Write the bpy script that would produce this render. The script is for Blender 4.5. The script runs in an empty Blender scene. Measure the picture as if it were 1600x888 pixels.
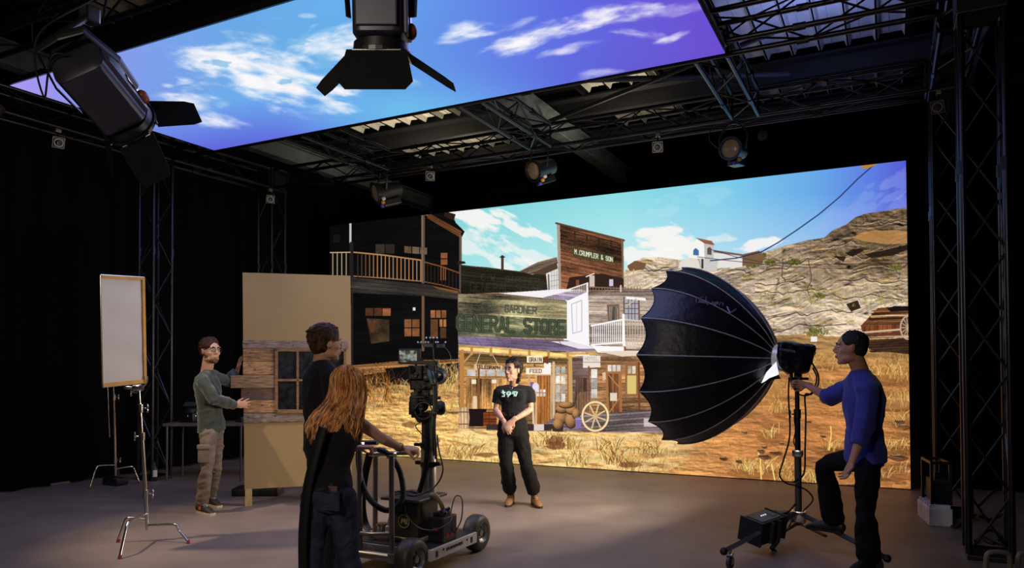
import bpy, bmesh, math, random
import numpy as np
from mathutils import Vector, Matrix, noise as mnoise
random.seed(7); np.random.seed(7)
sc = bpy.context.scene
COL = sc.collection
# ---------------------------------------------------------------- camera
FPX, YAW, PITCH, ROLL, HY, EYE = 1157.0, .471, .0214, -.0029, 546.7, 1.55
def A(*v): return np.array(v, float)
_cy, _sy = math.cos(YAW), math.sin(YAW)
_R = A(_cy, _sy, 0); _F = A(-_sy, _cy, 0); _U = A(0, 0, 1)
FW = _F*math.cos(PITCH)+_U*math.sin(PITCH); _U2 = _U*math.cos(PITCH)-_F*math.sin(PITCH)
RT = _R*math.cos(ROLL)+_U2*math.sin(ROLL); UP = _U2*math.cos(ROLL)-_R*math.sin(ROLL)
CAM = A(0, 0, EYE)
def ray(px, py): return FW+RT*(px-800)/FPX+UP*(HY-py)/FPX
def P(px, py, d): return CAM+ray(px, py)*d          # world point seen at a photo pixel at a given distance
def Gz(px, py, z=0.0): r = ray(px, py); return CAM+r*(z-EYE)/r[2]
def Gy(px, py, y): r = ray(px, py); return CAM+r*y/r[1]
def Gx(px, py, x): r = ray(px, py); return CAM+r*x/r[0]
cam_data = bpy.data.cameras.new('camera')
cam = bpy.data.objects.new('camera', cam_data); COL.objects.link(cam)
cam_data.sensor_width = 36; cam_data.lens = FPX*36/1600; cam_data.shift_y = (HY-444)/1600
cam_data.clip_start = .05; cam_data.clip_end = 100
cam.matrix_world = Matrix(((RT[0], UP[0], -FW[0], 0), (RT[1], UP[1], -FW[1], 0), (RT[2], UP[2], -FW[2], EYE), (0, 0, 0, 1)))
sc.camera = cam
# ---------------------------------------------------------------- exposure, world
sc.view_settings.view_transform = 'Standard'; sc.view_settings.look = 'None'
sc.view_settings.gamma = 1; sc.view_settings.exposure = 0.0; sc.view_settings.use_curve_mapping = False
world = bpy.data.worlds.new('world'); sc.world = world; world.use_nodes = True
world.node_tree.nodes['Background'].inputs[0].default_value = (.5, .55, .8, 1)
world.node_tree.nodes['Background'].inputs[1].default_value = .004
WALL_GAIN, CEIL_GAIN = 1.0, 1.0
def lamp(name, kind, loc, energy, color, target=None, **kw):
    l = bpy.data.lights.new(name, kind); l.energy = energy; l.color = color
    for k, v in kw.items(): setattr(l, k, v)
    o = bpy.data.objects.new(name, l); COL.objects.link(o); o.location = Vector(loc)
    if target is not None:
        o.rotation_euler = (Vector(target)-Vector(loc)).to_track_quat('-Z', 'Y').to_euler()
    return o
# warm lamp high on the left truss (its housing stands at the left edge of the picture)
LAMP_L = P(-14, 182, 6.2)
lamp('warm_spot_light', 'SPOT', LAMP_L, 420, (1.0, .80, .56), target=Gz(430, 830), spot_size=math.radians(60), spot_blend=.8, shadow_soft_size=.07)
# the lit dome
DOME_C = None  # its own lamp is made with the dome
# unseen frontal fill lamp added behind the camera position
lamp('added_front_fill', 'AREA', (-1.6, -1.2, 3.3), 70, (1.0, .86, .70), target=(-4.2, 6.0, 1.1), shape='DISK', size=.9)
# added area lamp under the sky panel, boosting the light it throws down
lamp('sky_panel_added_fill', 'AREA', (-4.44, 5.4, 4.27), 80, (.50, .52, 1.0), target=(-4.44, 5.4, 0), shape='RECTANGLE', size=6.2, size_y=2.3)
# unseen lamps added above the trusses to brighten the roof
for i_, (x_, y_, e_) in enumerate(((-7.6, 10.9, 26), (-3.8, 11.4, 20), (-7.4, 12.6, 14))):
    lamp('added_roof_fill_warm', 'AREA', (x_, y_, 4.95), e_, (1.0, .86, .66), target=(x_, y_+.01, 6.1), size=.6)
lamp('added_roof_fill_blue', 'AREA', (-.8, 9.7, 4.95), 26, (.24, .33, 1.0), target=(-.8, 9.71, 6.1), size=.6)
# ---------------------------------------------------------------- helpers
def lin(c):
    c = [x/255 for x in c]
    return tuple((x/12.92 if x <= .04045 else ((x+.055)/1.055)**2.4) for x in c)+(1,)
MATS = {}
def mat(name, col, rough=.6, metal=0, var=.15, scale=8, bump=0, bscale=40, stretch=None, emit=None, estr=1, spec=.5, alpha=None, col2=None, trans=0, sheen=0):
    if name in MATS: return MATS[name]
    m = bpy.data.materials.new(name); m.use_nodes = True; MATS[name] = m
    nt = m.node_tree; b = nt.nodes['Principled BSDF']
    c = lin(col); c2 = lin(col2) if col2 else tuple(x*(1-var*2) for x in c[:3])+(1,)
    tc = nt.nodes.new('ShaderNodeTexCoord'); mp = nt.nodes.new('ShaderNodeMapping')
    if stretch: mp.inputs['Scale'].default_value = stretch
    nt.links.new(tc.outputs['Object'], mp.inputs[0])
    n = nt.nodes.new('ShaderNodeTexNoise'); n.inputs['Scale'].default_value = scale; n.inputs['Detail'].default_value = 5
    nt.links.new(mp.outputs[0], n.inputs[0])
    r = nt.nodes.new('ShaderNodeValToRGB'); r.color_ramp.elements[0].position = .35; r.color_ramp.elements[1].position = .65
    r.color_ramp.elements[0].color = c2; r.color_ramp.elements[1].color = c
    nt.links.new(n.outputs[0], r.inputs[0]); nt.links.new(r.outputs[0], b.inputs['Base Color'])
    b.inputs['Roughness'].default_value = rough; b.inputs['Metallic'].default_value = metal
    b.inputs['Specular IOR Level'].default_value = spec
    if sheen: b.inputs['Sheen Weight'].default_value = sheen
    if trans: b.inputs['Transmission Weight'].default_value = trans
    if alpha is not None: b.inputs['Alpha'].default_value = alpha
    if emit:
        b.inputs['Emission Color'].default_value = lin(emit); b.inputs['Emission Strength'].default_value = estr
    if bump:
        n2 = nt.nodes.new('ShaderNodeTexNoise'); n2.inputs['Scale'].default_value = bscale; n2.inputs['Detail'].default_value = 4
        nt.links.new(mp.outputs[0], n2.inputs[0])
        bp = nt.nodes.new('ShaderNodeBump'); bp.inputs['Strength'].default_value = bump; bp.inputs['Distance'].default_value = .02
        nt.links.new(n2.outputs[0], bp.inputs['Height']); nt.links.new(bp.outputs[0], b.inputs['Normal'])
    return m
def nrm(v): v = np.asarray(v, float); return v/(np.linalg.norm(v)+1e-12)
def frame(t, side=None):
    t = nrm(t)
    s = np.asarray(side, float) if side is not None else (A(0, 0, 1) if abs(t[2]) < .9 else A(1, 0, 0))
    s = s-t*(s@t)
    if np.linalg.norm(s) < 1e-5: s = np.cross(t, A(.3, .5, .8))
    s = nrm(s); return s, np.cross(t, s)
class MB:
    def __init__(s): s.v = []; s.f = []; s.m = []; s.mi = 0
    def add(s, vs, fs):
        o = len(s.v); s.v += [tuple(map(float, x)) for x in vs]
        s.f += [tuple(i+o for i in f) for f in fs]; s.m += [s.mi]*len(fs); return s
    def box(s, c, sz, ax=None):
        c = A(*c); X, Y, Z = ax if ax is not None else (A(1, 0, 0), A(0, 1, 0), A(0, 0, 1)); a, b, d = [k/2 for k in sz]
        vs = [c+X*a*i+Y*b*j+Z*d*k for i in (-1, 1) for j in (-1, 1) for k in (-1, 1)]
        return s.add(vs, [(0, 1, 3, 2), (4, 6, 7, 5), (0, 4, 5, 1), (2, 3, 7, 6), (0, 2, 6, 4), (1, 5, 7, 3)])
    def bbox(s, c, sz, bev, ax=None):   # bevelled box
        c = A(*c); X, Y, Z = ax if ax is not None else (A(1, 0, 0), A(0, 1, 0), A(0, 0, 1)); h = [k/2 for k in sz]
        bm = bmesh.new(); bmesh.ops.create_cube(bm, size=1)
        for v in bm.verts: v.co = Vector((v.co.x*sz[0], v.co.y*sz[1], v.co.z*sz[2]))
        bmesh.ops.bevel(bm, geom=bm.edges[:], offset=bev, segments=2, affect='EDGES', profile=.6)
        bm.verts.index_update()
        vs = [c+X*v.co.x+Y*v.co.y+Z*v.co.z for v in bm.verts]; fs = [tuple(v.index for v in f.verts) for f in bm.faces]; bm.free()
        return s.add(vs, fs)
    def loft(s, pts, rad, side=None, n=12, caps=True, closed=False, round_=False):
        pts = [A(*p) for p in pts]; N = len(pts)
        rad = [(r, r) if np.isscalar(r) else r for r in (rad if hasattr(rad, '__len__') and len(rad) == N else [rad]*N)]
        if round_ and not closed:
            def ext(p, q, r):
                t = nrm(p-q); out = []
                for k in (30, 60, 82): out.append((p+t*max(r)*math.sin(math.radians(k))*.9, (r[0]*math.cos(math.radians(k)), r[1]*math.cos(math.radians(k)))))
                return out
            e0 = ext(pts[0], pts[1], rad[0])[::-1]; e1 = ext(pts[-1], pts[-2], rad[-1])
            pts = [a for a, _ in e0]+pts+[a for a, _ in e1]; rad = [b for _, b in e0]+rad+[b for _, b in e1]; N = len(pts)
        vs = []; sd = side
        for i in range(N):
            if closed: t = pts[(i+1) % N]-pts[i-1]
            else: t = pts[min(i+1, N-1)]-pts[max(i-1, 0)]
            a, b = frame(t, sd)
            if side is None: sd = a
            for k in range(n):
                th = 2*math.pi*k/n; vs.append(pts[i]+a*math.cos(th)*rad[i][0]+b*math.sin(th)*rad[i][1])
        fs = []
        for i in range(N if closed else N-1):
            for k in range(n):
                j = (i+1) % N; fs.append((i*n+k, i*n+(k+1) % n, j*n+(k+1) % n, j*n+k))
        if caps and not closed: fs += [tuple(range(n))[::-1], tuple(range((N-1)*n, N*n))]
        return s.add(vs, fs)
    def cyl(s, p, q, r, n=12, r2=None): return s.loft([p, q], [r, r if r2 is None else r2], n=n)
    def ell(s, c, r, ax=None, n=14, m=9):
        X, Y, Z = ax if ax is not None else (A(1, 0, 0), A(0, 1, 0), A(0, 0, 1)); c = A(*c)
        if np.isscalar(r): r = (r, r, r)
        vs = [c+Z*r[2]]
        for i in range(1, m):
            ph = math.pi*i/m
            for k in range(n):
                th = 2*math.pi*k/n; vs.append(c+X*r[0]*math.sin(ph)*math.cos(th)+Y*r[1]*math.sin(ph)*math.sin(th)+Z*r[2]*math.cos(ph))
        vs.append(c-Z*r[2]); fs = [(0, 1+k, 1+(k+1) % n) for k in range(n)]
        for i in range(m-2):
            for k in range(n): a = 1+i*n; fs.append((a+k, a+n+k, a+n+(k+1) % n, a+(k+1) % n))
        L = len(vs)-1; a = 1+(m-2)*n; fs += [(a+k, L, a+(k+1) % n) for k in range(n)]
        return s.add(vs, fs)
    def lathe(s, c, axis, prof, n=24, caps=True):   # prof [(t along axis, radius)]
        c = A(*c); t = nrm(axis); a, b = frame(t); vs = []
        for z, r in prof:
            for k in range(n):
                th = 2*math.pi*k/n; vs.append(c+t*z+(a*math.cos(th)+b*math.sin(th))*r)
        fs = [(i*n+k, i*n+(k+1) % n, (i+1)*n+(k+1) % n, (i+1)*n+k) for i in range(len(prof)-1) for k in range(n)]
        if caps: fs += [tuple(range(n))[::-1], tuple(range((len(prof)-1)*n, len(prof)*n))]
        return s.add(vs, fs)
    def prism(s, poly, off):     # polygon of 3d points extruded by off
        off = A(*off); n = len(poly); vs = [A(*p) for p in poly]+[A(*p)+off for p in poly]
        return s.add(vs, [tuple(range(n))[::-1], tuple(range(n, 2*n))]+[(i, (i+1) % n, n+(i+1) % n, n+i) for i in range(n)])
    def build(s, name, m, parent=None, smooth=False, bevel=0):
        me = bpy.data.meshes.new(name)
        off = A(*parent_loc(parent)) if parent is not None else A(0, 0, 0)
        vs = np.array(s.v)-off; me.from_pydata(vs.tolist(), [], s.f)
        ms = m if isinstance(m, (list, tuple)) else [m]
        for x in ms: me.materials.append(x)
        if len(ms) > 1: me.polygons.foreach_set('material_index', s.m)
        bm = bmesh.new(); bm.from_mesh(me); bmesh.ops.recalc_face_normals(bm, faces=bm.faces[:]); bm.to_mesh(me); bm.free()
        if smooth:
            me.polygons.foreach_set('use_smooth', [True]*len(me.polygons)); 
            try: me.set_sharp_from_angle(angle=math.radians(42))
            except Exception: pass
        o = bpy.data.objects.new(name, me); COL.objects.link(o)
        if parent is not None: o.parent = parent
        if bevel:
            b = o.modifiers.new('bevel', 'BEVEL'); b.width = bevel; b.segments = 2; b.limit_method = 'ANGLE'
        return o
def parent_loc(o):
    v = Vector((0, 0, 0))
    while o is not None: v = v+o.location; o = o.parent
    return v
def tag(o, label=None, cat=None, group=None, kind=None):
    if label: o['label'] = label
    if cat: o['category'] = cat
    if group: o['group'] = group
    if kind: o['kind'] = kind
    return o
def thing(name, loc, label, cat, group=None):
    o = bpy.data.objects.new(name, None); COL.objects.link(o); o.location = Vector([float(x) for x in loc]); o.empty_display_size = .1
    return tag(o, label, cat, group)
def dup(root, loc, label, rotz=0, group=None):
    def cp(o, par):
        c = o.copy(); COL.objects.link(c)
        if par is not None: c.parent = par
        for ch in [x for x in list(COL.objects) if x.parent == o]: cp(ch, c)
        return c
    r = cp(root, None); r.location = Vector([float(x) for x in loc]); r.rotation_euler = (0, 0, rotz); r['label'] = label
    if group: r['group'] = group
    return r
def spline(pts, k=8):      # Catmull-Rom through points
    pts = [A(*p) for p in pts]; q = [2*pts[0]-pts[1]]+pts+[2*pts[-1]-pts[-2]]; out = []
    for i in range(1, len(q)-2):
        for j in range(k):
            t = j/k; a, b, c, d = q[i-1:i+3]
            out.append(.5*((2*b)+(c-a)*t+(2*a-5*b+4*c-d)*t*t+(3*b-a-3*c+d)*t**3))
    return out+[pts[-1]]
def cable(name, pts, r, m, parent=None, k=8, n=8): return MB().loft(spline(pts, k), r, n=n).build(name, m, parent, smooth=True)
# stroke lettering, glyphs on a 4 x 6 grid
GL = {'A': ['0,0 2,6 4,0', '.8,2 3.2,2'], 'B': ['0,0 0,6 3,6 4,5 4,4 3,3 0,3', '3,3 4,2 4,1 3,0 0,0'], 'C': ['4,5 3,6 1,6 0,5 0,1 1,0 3,0 4,1'], 'D': ['0,0 0,6 2.5,6 4,4.5 4,1.5 2.5,0 0,0'],
      'E': ['4,6 0,6 0,0 4,0', '0,3 3,3'], 'G': ['4,5 3,6 1,6 0,5 0,1 1,0 3,0 4,1 4,3 2.4,3'], 'H': ['0,0 0,6', '4,0 4,6', '0,3 4,3'], 'I': ['2,0 2,6'], 'L': ['0,6 0,0 4,0'], 'M': ['0,0 0,6 2,3 4,6 4,0'],
      'N': ['0,0 0,6 4,0 4,6'], 'O': ['1,0 0,1 0,5 1,6 3,6 4,5 4,1 3,0 1,0'], 'P': ['0,0 0,6 3,6 4,5 4,4 3,3 0,3'], 'R': ['0,0 0,6 3,6 4,5 4,4 3,3 0,3', '2,3 4,0'], 'S': ['4,5 3,6 1,6 0,5 0,4 1,3 3,3 4,2 4,1 3,0 1,0 0,1'],
      'T': ['0,6 4,6', '2,6 2,0'], 'U': ['0,6 0,1 1,0 3,0 4,1 4,6'], 'W': ['0,6 1,0 2,4 3,0 4,6'], '&': ['4,0 .6,4.6 1,6 2.2,6 2.6,4.8 .4,2 .4,.8 1.4,0 2.6,0 4,2.4'], '.': ['1.6,0 2.2,0'], "'": ['2,6 2,4.6'],
      '0': ['1,0 0,1 0,5 1,6 3,6 4,5 4,1 3,0 1,0'], '1': ['1,5 2,6 2,0'], '5': ['4,6 0,6 0,3.4 3,3.6 4,2.6 4,1 3,0 0,0'], 'F': ['0,0 0,6 4,6', '0,3 3,3'], 'V': ['0,6 2,0 4,6'], 'X': ['0,0 4,6', '0,6 4,0'],
      'i': ['2,0 2,3.6', '2,4.9 2,5.3'], 'g': ['3.4,3.6 1,3.6 .6,2 1,.4 3.4,.4', '3.4,3.8 3.4,-1.6 1,-1.6'], 'h': ['.4,0 .4,6', '.4,3 2,4 3.4,3 3.4,0'], 't': ['2,5.6 2,.4 3,0', '.8,4 3.2,4'], 'o': ['1,0 .4,2 1,3.8 3,3.8 3.6,2 3,0 1,0'],
      'm': ['.2,0 .2,4', '.2,3 1.2,4 2,3 2,0', '2,3 3.2,4 4,3 4,0'], 'e': ['.4,2 3.6,2 3.2,3.8 1,3.8 .4,2 1,0 3.4,.2'], ' ': [], '9': ['3.4,0 4,2 4,5 3,6 1,6 0,5 0,4 1,3 3,3 4,4'], 'Y': ['0,6 2,3 4,6', '2,3 2,0'], 'K': ['0,0 0,6', '4,6 0,2.6', '1.4,3.6 4,0']}
def strokes(txt):           # -> list of polylines in units of glyph height 1, pen advance .9
    out = []
    for i, ch in enumerate(txt):
        for s in GL.get(ch, []):
            out.append([(i*.92+float(a.split(',')[0])/6, float(a.split(',')[1])/6) for a in s.split()])
    return out, len(txt)*.92-.25
def text3d(mb, org, right, up, h, txt, r, lift=None, nv=None):
    org = A(*org); right = nrm(right); up = nrm(up); nn = nrm(np.cross(right, up))*(r if lift is None else lift)
    if nv is not None: nn = A(*nv)
    for pl in strokes(txt)[0]:
        for (a, b), (c, d) in zip(pl[:-1], pl[1:]):
            p = org+right*a*h+up*b*h; q = org+right*c*h+up*d*h
            t = nrm(q-p); w = np.cross(nrm(nn), t)*r
            p2, q2 = p-t*r*.8, q+t*r*.8
            mb.prism([p2-w, q2-w, q2+w, p2+w], nn)
# blobs: overlapping closed forms melted into one continuous skin
def melt(mb, name, m, parent, voxel=.006, smooth=4, wr=None, factor=.5):
    me = bpy.data.meshes.new(name); off = A(*parent_loc(parent)) if parent is not None else A(0, 0, 0)
    me.from_pydata((np.array(mb.v)-off).tolist(), [], mb.f)
    bm = bmesh.new(); bm.from_mesh(me); bmesh.ops.recalc_face_normals(bm, faces=bm.faces[:]); bm.to_mesh(me); bm.free()
    o = bpy.data.objects.new(name, me); COL.objects.link(o)
    r = o.modifiers.new('r', 'REMESH'); r.mode = 'VOXEL'; r.voxel_size = voxel; r.adaptivity = 0
    if smooth: s = o.modifiers.new('s', 'SMOOTH'); s.factor = factor; s.iterations = smooth
    dg = bpy.context.evaluated_depsgraph_get(); ev = o.evaluated_get(dg)
    nm = bpy.data.meshes.new_from_object(ev); o.modifiers.clear(); o.data = nm; nm.name = name; bpy.data.meshes.remove(me)
    if wr:
        amp, sc_, st = wr; n = len(nm.vertices); co = np.empty(n*3); nm.vertices.foreach_get('co', co); co = co.reshape(-1, 3)
        no = np.empty(n*3); nm.vertices.foreach_get('normal', no); no = no.reshape(-1, 3)
        q = co*A(*st)*sc_; rs = np.random.RandomState(len(name)+n % 97)
        w = np.zeros(n)
        warp = np.sin(q[:, [1, 2, 0]]*.7+rs.rand(3)*6)+.5*np.sin(q[:, [2, 0, 1]]*1.3+rs.rand(3)*6)
        q2 = q+warp*.9
        for k in range(7):
            d = rs.randn(3); d[2] *= 1.6; d /= np.linalg.norm(d); fq = 1+.35*k
            w += (1-2*np.abs(np.sin(q2@d*fq+rs.rand()*6)))/(1+.5*k)
        co += no*(w*amp/2.2)[:, None]; nm.vertices.foreach_set('co', co.ravel())
    nm.materials.clear(); nm.materials.append(m)
    nm.polygons.foreach_set('use_smooth', [True]*len(nm.polygons)); nm.update()
    if parent is not None: o.parent = parent
    return o
# ---------------------------------------------------------------- the pictures shown on the two LED screens
WY, WXL, WXR, WZT = 10.398, -8.99, .217, 4.089           # LED wall
CX0, CX1, CY0, CY1, CH = -7.619, -1.255, 4.17, 6.627, 4.3    # LED ceiling
_T = np.random.RandomState(3).rand(64, 256, 256).astype(np.float32)
def vn(x, y, s):
    xi = np.floor(x).astype(int); yi = np.floor(y).astype(int); fx = x-xi; fy = y-yi
    fx = fx*fx*(3-2*fx); fy = fy*fy*(3-2*fy); T = _T[s % 64]
    g = lambda a, b: T[a & 255, b & 255]
    return (g(xi, yi)*(1-fx)+g(xi+1, yi)*fx)*(1-fy)+(g(xi, yi+1)*(1-fx)+g(xi+1, yi+1)*fx)*fy
def fbm(x, y, s=0, o=5, ridged=False):
    r = 0; a = .5; t = 0
    for k in range(o):
        v = vn(x*2**k+17*k, y*2**k+9*k, s+k)
        if ridged: v = 1-abs(2*v-1)
        r = r+a*v; t += a; a *= .5
    return r/t
class Canvas:
    def __init__(s, x0, y0, x1, y1, S):
        s.x0, s.y0, s.S = x0, y0, S; s.W = int((x1-x0)*S); s.H = int((y1-y0)*S)
        s.X, s.Y = np.meshgrid(x0+(np.arange(s.W)+.5)/S, y0+(np.arange(s.H)+.5)/S)
        s.I = np.zeros((s.H, s.W, 3))
    def win(s, xa, ya, xb, yb):
        i0 = max(0, int((ya-s.y0)*s.S)-1); i1 = min(s.H, int((yb-s.y0)*s.S)+2); j0 = max(0, int((xa-s.x0)*s.S)-1); j1 = min(s.W, int((xb-s.x0)*s.S)+2)
        return slice(i0, i1), slice(j0, j1)
    def inside(s, poly, sl):
        X, Y = s.X[sl], s.Y[sl]; m = np.zeros(X.shape, bool); n = len(poly)
        for i in range(n):
            (xa, ya), (xb, yb) = poly[i], poly[(i+1) % n]
            if ya == yb: continue
            c = (Y >= min(ya, yb)) & (Y < max(ya, yb)) & (X < (xb-xa)*(Y-ya)/(yb-ya)+xa); m ^= c
        return m
    def fill(s, poly, col, alpha=1.0):
        xs = [p[0] for p in poly]; ys = [p[1] for p in poly]; sl = s.win(min(xs), min(ys), max(xs), max(ys))
        m = s.inside(poly, sl)
        if not m.any(): return
        X, Y = s.X[sl], s.Y[sl]
        c = col(X, Y) if callable(col) else np.broadcast_to(A(*col)/255, X.shape+(3,))
        a = alpha(X, Y) if callable(alpha) else alpha
        a = (m*a)[..., None]; s.I[sl] = s.I[sl]*(1-a)+c*a
    def rect(s, x0, y0, x1, y1, col, alpha=1.0): s.fill([(x0, y0), (x1, y0), (x1, y1), (x0, y1)], col, alpha)
    def line(s, pts, w, col, alpha=1.0):
        for (xa, ya), (xb, yb) in zip(pts[:-1], pts[1:]):
            sl = s.win(min(xa, xb)-w, min(ya, yb)-w, max(xa, xb)+w, max(ya, yb)+w); X, Y = s.X[sl], s.Y[sl]
            if X.size == 0: continue
            dx, dy = xb-xa, yb-ya; L = dx*dx+dy*dy+1e-9; t = np.clip(((X-xa)*dx+(Y-ya)*dy)/L, 0, 1)
            d = np.hypot(X-xa-t*dx, Y-ya-t*dy); a = (np.clip((w/2-d)*s.S+.5, 0, 1)*alpha)[..., None]
            s.I[sl] = s.I[sl]*(1-a)+A(*col)/255*a
    def text(s, quad, txt, w, col, alpha=1.0):      # quad: bl, br, tr, tl
        bl, br, tr, tl = [A(*q) for q in quad]; st, L = strokes(txt)
        f = lambda a, b: tuple((bl*(1-a/L)+br*a/L)*(1-b)+(tl*(1-a/L)+tr*a/L)*b)
        for pl in st: s.line([f(a, b) for a, b in pl], w, col, alpha)
def C3(*c): return A(*c)/255
def tone(base, k): return np.clip(C3(*base)*k[..., None], 0, 1)
def planks(base, sp, slope=0, seed=1, gap=.35, var=.5, ox=0, vertical=False, grain=1.0):
    def f(X, Y):
        v = (X if vertical else Y-slope*(X-ox)); u = (Y if vertical else X)
        v = v+sp*.10*(vn(u/30, v*0+seed, seed+7)-.5); row = np.floor(v/sp); fr = v/sp-row
        k = .80+.42*(vn(row*3.7+.5, row*0+seed, seed)-.3)+var*.8*(fbm(u/26*grain+row*7.3, v/2.4, seed+2, 4)-.5)+var*.9*(fbm(u/60+row*.13, v/30, seed+3, 3)-.5)*1.6+var*.35*(vn(u/2.5, v/1.1, seed+5)-.5)
        g_ = np.clip(1-fr*sp/1.1, 0, 1)*np.clip(.45+1.1*vn(u/24+row*5, row, seed+6), 0, 1); k = k*(1-g_*(1-gap)); k = np.where((fr*sp > 1.1) & (fr*sp < 2), k*1.08, k)
        return tone(base, np.clip(k, .08, 1.7))
    return f
def mixc(a, b, t): return a*(1-t[..., None])+b*t[..., None]
def ramp(t, stops):
    xs = [q[0] for q in stops]; return np.stack([np.interp(t, xs, [q[1][k]/255 for q in stops]) for k in range(3)], -1)
def cloud(cv, cx, cy, rx, ry, ang, seed, dens=1.0, col=(255, 250, 246), soft=.5, sx=60, sy=22, thr=.0):
    R_ = max(rx, ry)*1.5; sl = cv.win(cx-R_, cy-R_, cx+R_, cy+R_); X, Y = cv.X[sl], cv.Y[sl]
    if X.size == 0: return
    c, s_ = math.cos(ang), math.sin(ang); u = (X-cx)*c+(Y-cy)*s_; v = -(X-cx)*s_+(Y-cy)*c
    n = fbm(u/sx+seed*3.1, v/sy+seed*1.7, seed, 5); n2 = fbm(u/sx*2.7+3, v/sy*2.2+9, seed+9, 4)
    e = 1-(u/rx)**2-(v/ry)**2
    a = np.clip((e*.75+(n-.5)*2.3+(n2-.5)*.6-thr)/soft, 0, 1); a = a*a*(3-2*a)*dens
    a = (a*np.clip((e+.9)*1.6, 0, 1))[..., None]
    cv.I[sl] = cv.I[sl]*(1-a)+C3(*col)*a
def tufts(cv, n, xr, yr, cols, hmin, hmax, seed, lean=.5, w=.6, alpha=.85, clump=6, inside=None):
    rs = np.random.RandomState(seed)
    for i in range(n):
        x = rs.uniform(*xr); y = rs.uniform(*yr)
        if inside is not None and not inside(x, y): continue
        for j in range(clump):
            h = rs.uniform(hmin, hmax); dx = rs.randn()*lean*h; c = cols[rs.randint(len(cols))]; k = rs.uniform(.75, 1.1)
            c = [min(255, q*k) for q in c]; bx = x+rs.randn()*h*.35
            cv.line([(bx, y), (bx+dx*.4, y-h*.6), (bx+dx, y-h)], w, c, alpha)
def to_image(cv, name, W, H, pts):          # pts(u,v) -> world
    u = (np.arange(W)+.5)/W; v = (np.arange(H)+.5)/H; U_, V_ = np.meshgrid(u, v); p = pts(U_, V_)-CAM
    d = p@FW; px = 800+FPX*(p@RT)/d; py = HY-FPX*(p@UP)/d
    gx = np.clip((px-cv.x0)*cv.S-.5, 0, cv.W-1.01); gy = np.clip((py-cv.y0)*cv.S-.5, 0, cv.H-1.01)
    i = gy.astype(int); j = gx.astype(int); fy = (gy-i)[..., None]; fx = (gx-j)[..., None]; I = cv.I
    c = (I[i, j]*(1-fx)+I[i, j+1]*fx)*(1-fy)+(I[i+1, j]*(1-fx)+I[i+1, j+1]*fx)*fy
    im = bpy.data.images.new(name, W, H); px4 = np.ones((H, W, 4), np.float32); px4[..., :3] = np.clip(c, 0, 1)
    im.pixels.foreach_set(px4.ravel()); im.update(); im.pack(); return im

# ---- picture on the wall: a western town street
cv = Canvas(500, 236, 1432, 782, 2.2)
X, Y = cv.X, cv.Y
t = (X-700)/720
sky = mixc(ramp(t, [(0, (116, 206, 214)), (.35, (140, 220, 228)), (.6, (126, 204, 234)), (.8, (104, 168, 232)), (.93, (92, 122, 224)), (1.02, (84, 78, 206))]),
           ramp(t, [(0, (160, 226, 228)), (.4, (196, 236, 240)), (.8, (170, 205, 240)), (1, (120, 140, 232))]), np.clip((Y-300)/110, 0, 1))
cv.I[:] = sky
for a in [(745, 340, 70, 14, .30, 1, .9), (820, 358, 62, 14, .45, 2, .85), (775, 395, 75, 26, .5, 3, .7), (742, 372, 30, 9, .4, 4, .5), (845, 410, 50, 18, .3, 5, .6), (1040, 380, 42, 30, .1, 6, .9),
          (1010, 400, 60, 16, 0, 7, .8), (1185, 386, 48, 13, -.15, 8, .85), (1120, 372, 30, 10, 0, 12, .5), (1390, 290, 46, 22, -.4, 9, .30), (1330, 330, 60, 22, -.5, 10, .25), (1405, 330, 40, 20, -.5, 11, .3), (1090, 310, 80, 20, -.2, 13, .12)]:
    cloud(cv, *a[:6], dens=a[6], col=(252, 246, 242) if a[0] < 1250 else (170, 190, 245), sx=34, sy=13)
# rocky hill
def rock(X, Y):
    def hgt(x, y):
        wx = 14*(vn(x/40, y/30, 1)-.5); yy = y+.16*x+wx+9*(vn(x/24, y/16, 5)-.5)
        return 1.5*fbm(x/60, yy/24, 11, 4)+.55*fbm(x/22, yy/7, 15, 4, True)+.30*fbm(x/8, yy/4, 21, 3, True)
    e = 1.1; d = (hgt(X-e*.5, Y+e)-hgt(X+e*.5, Y-e))
    r1 = fbm((X+.2*Y)/46, (Y+.22*X+14*vn(X/50, Y/40, 8))/22, 33, 3, True); cr = np.clip((r1-.88)*16, 0, 1)
    k = .80+1.35*d+.35*(fbm(X/30, Y/20, 24, 4)-.5)-cr*.38+np.clip((1240-X)/260, 0, 1)*.16+np.clip((Y-410)/90, 0, 1)*.16
    warm = np.clip((X-1130)/220, 0, 1)*np.clip((470-Y)/60, 0, 1); sh = np.clip((X-1200)/160, 0, 1)*np.clip((450-Y)/60, 0, 1)*.22
    base = mixc(np.broadcast_to(C3(212, 190, 164), X.shape+(3,)), np.broadcast_to(C3(186, 152, 114), X.shape+(3,)), warm)
    veg = np.clip((fbm(X/18, Y/6, 40, 4)-.62)*8, 0, 1)*.55; base = mixc(base, np.broadcast_to(C3(160, 128, 58), X.shape+(3,)), veg)
    return np.clip(base*np.clip(k-sh, .08, 1.2)[..., None], 0, 1)
hill = [(968, 560), (974, 428), (985, 412), (1005, 404), (1030, 402), (1060, 407), (1075, 412), (1090, 405), (1130, 400), (1165, 398), (1192, 396), (1225, 386), (1262, 376), (1288, 371), (1300, 362), (1322, 352), (1336, 340), (1352, 333), (1380, 330), (1400, 327), (1432, 322), (1432, 560)]
hill = [(x, y+random.uniform(-1.2, 1.2)) for x, y in hill]
cv.fill(hill, rock)
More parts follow.
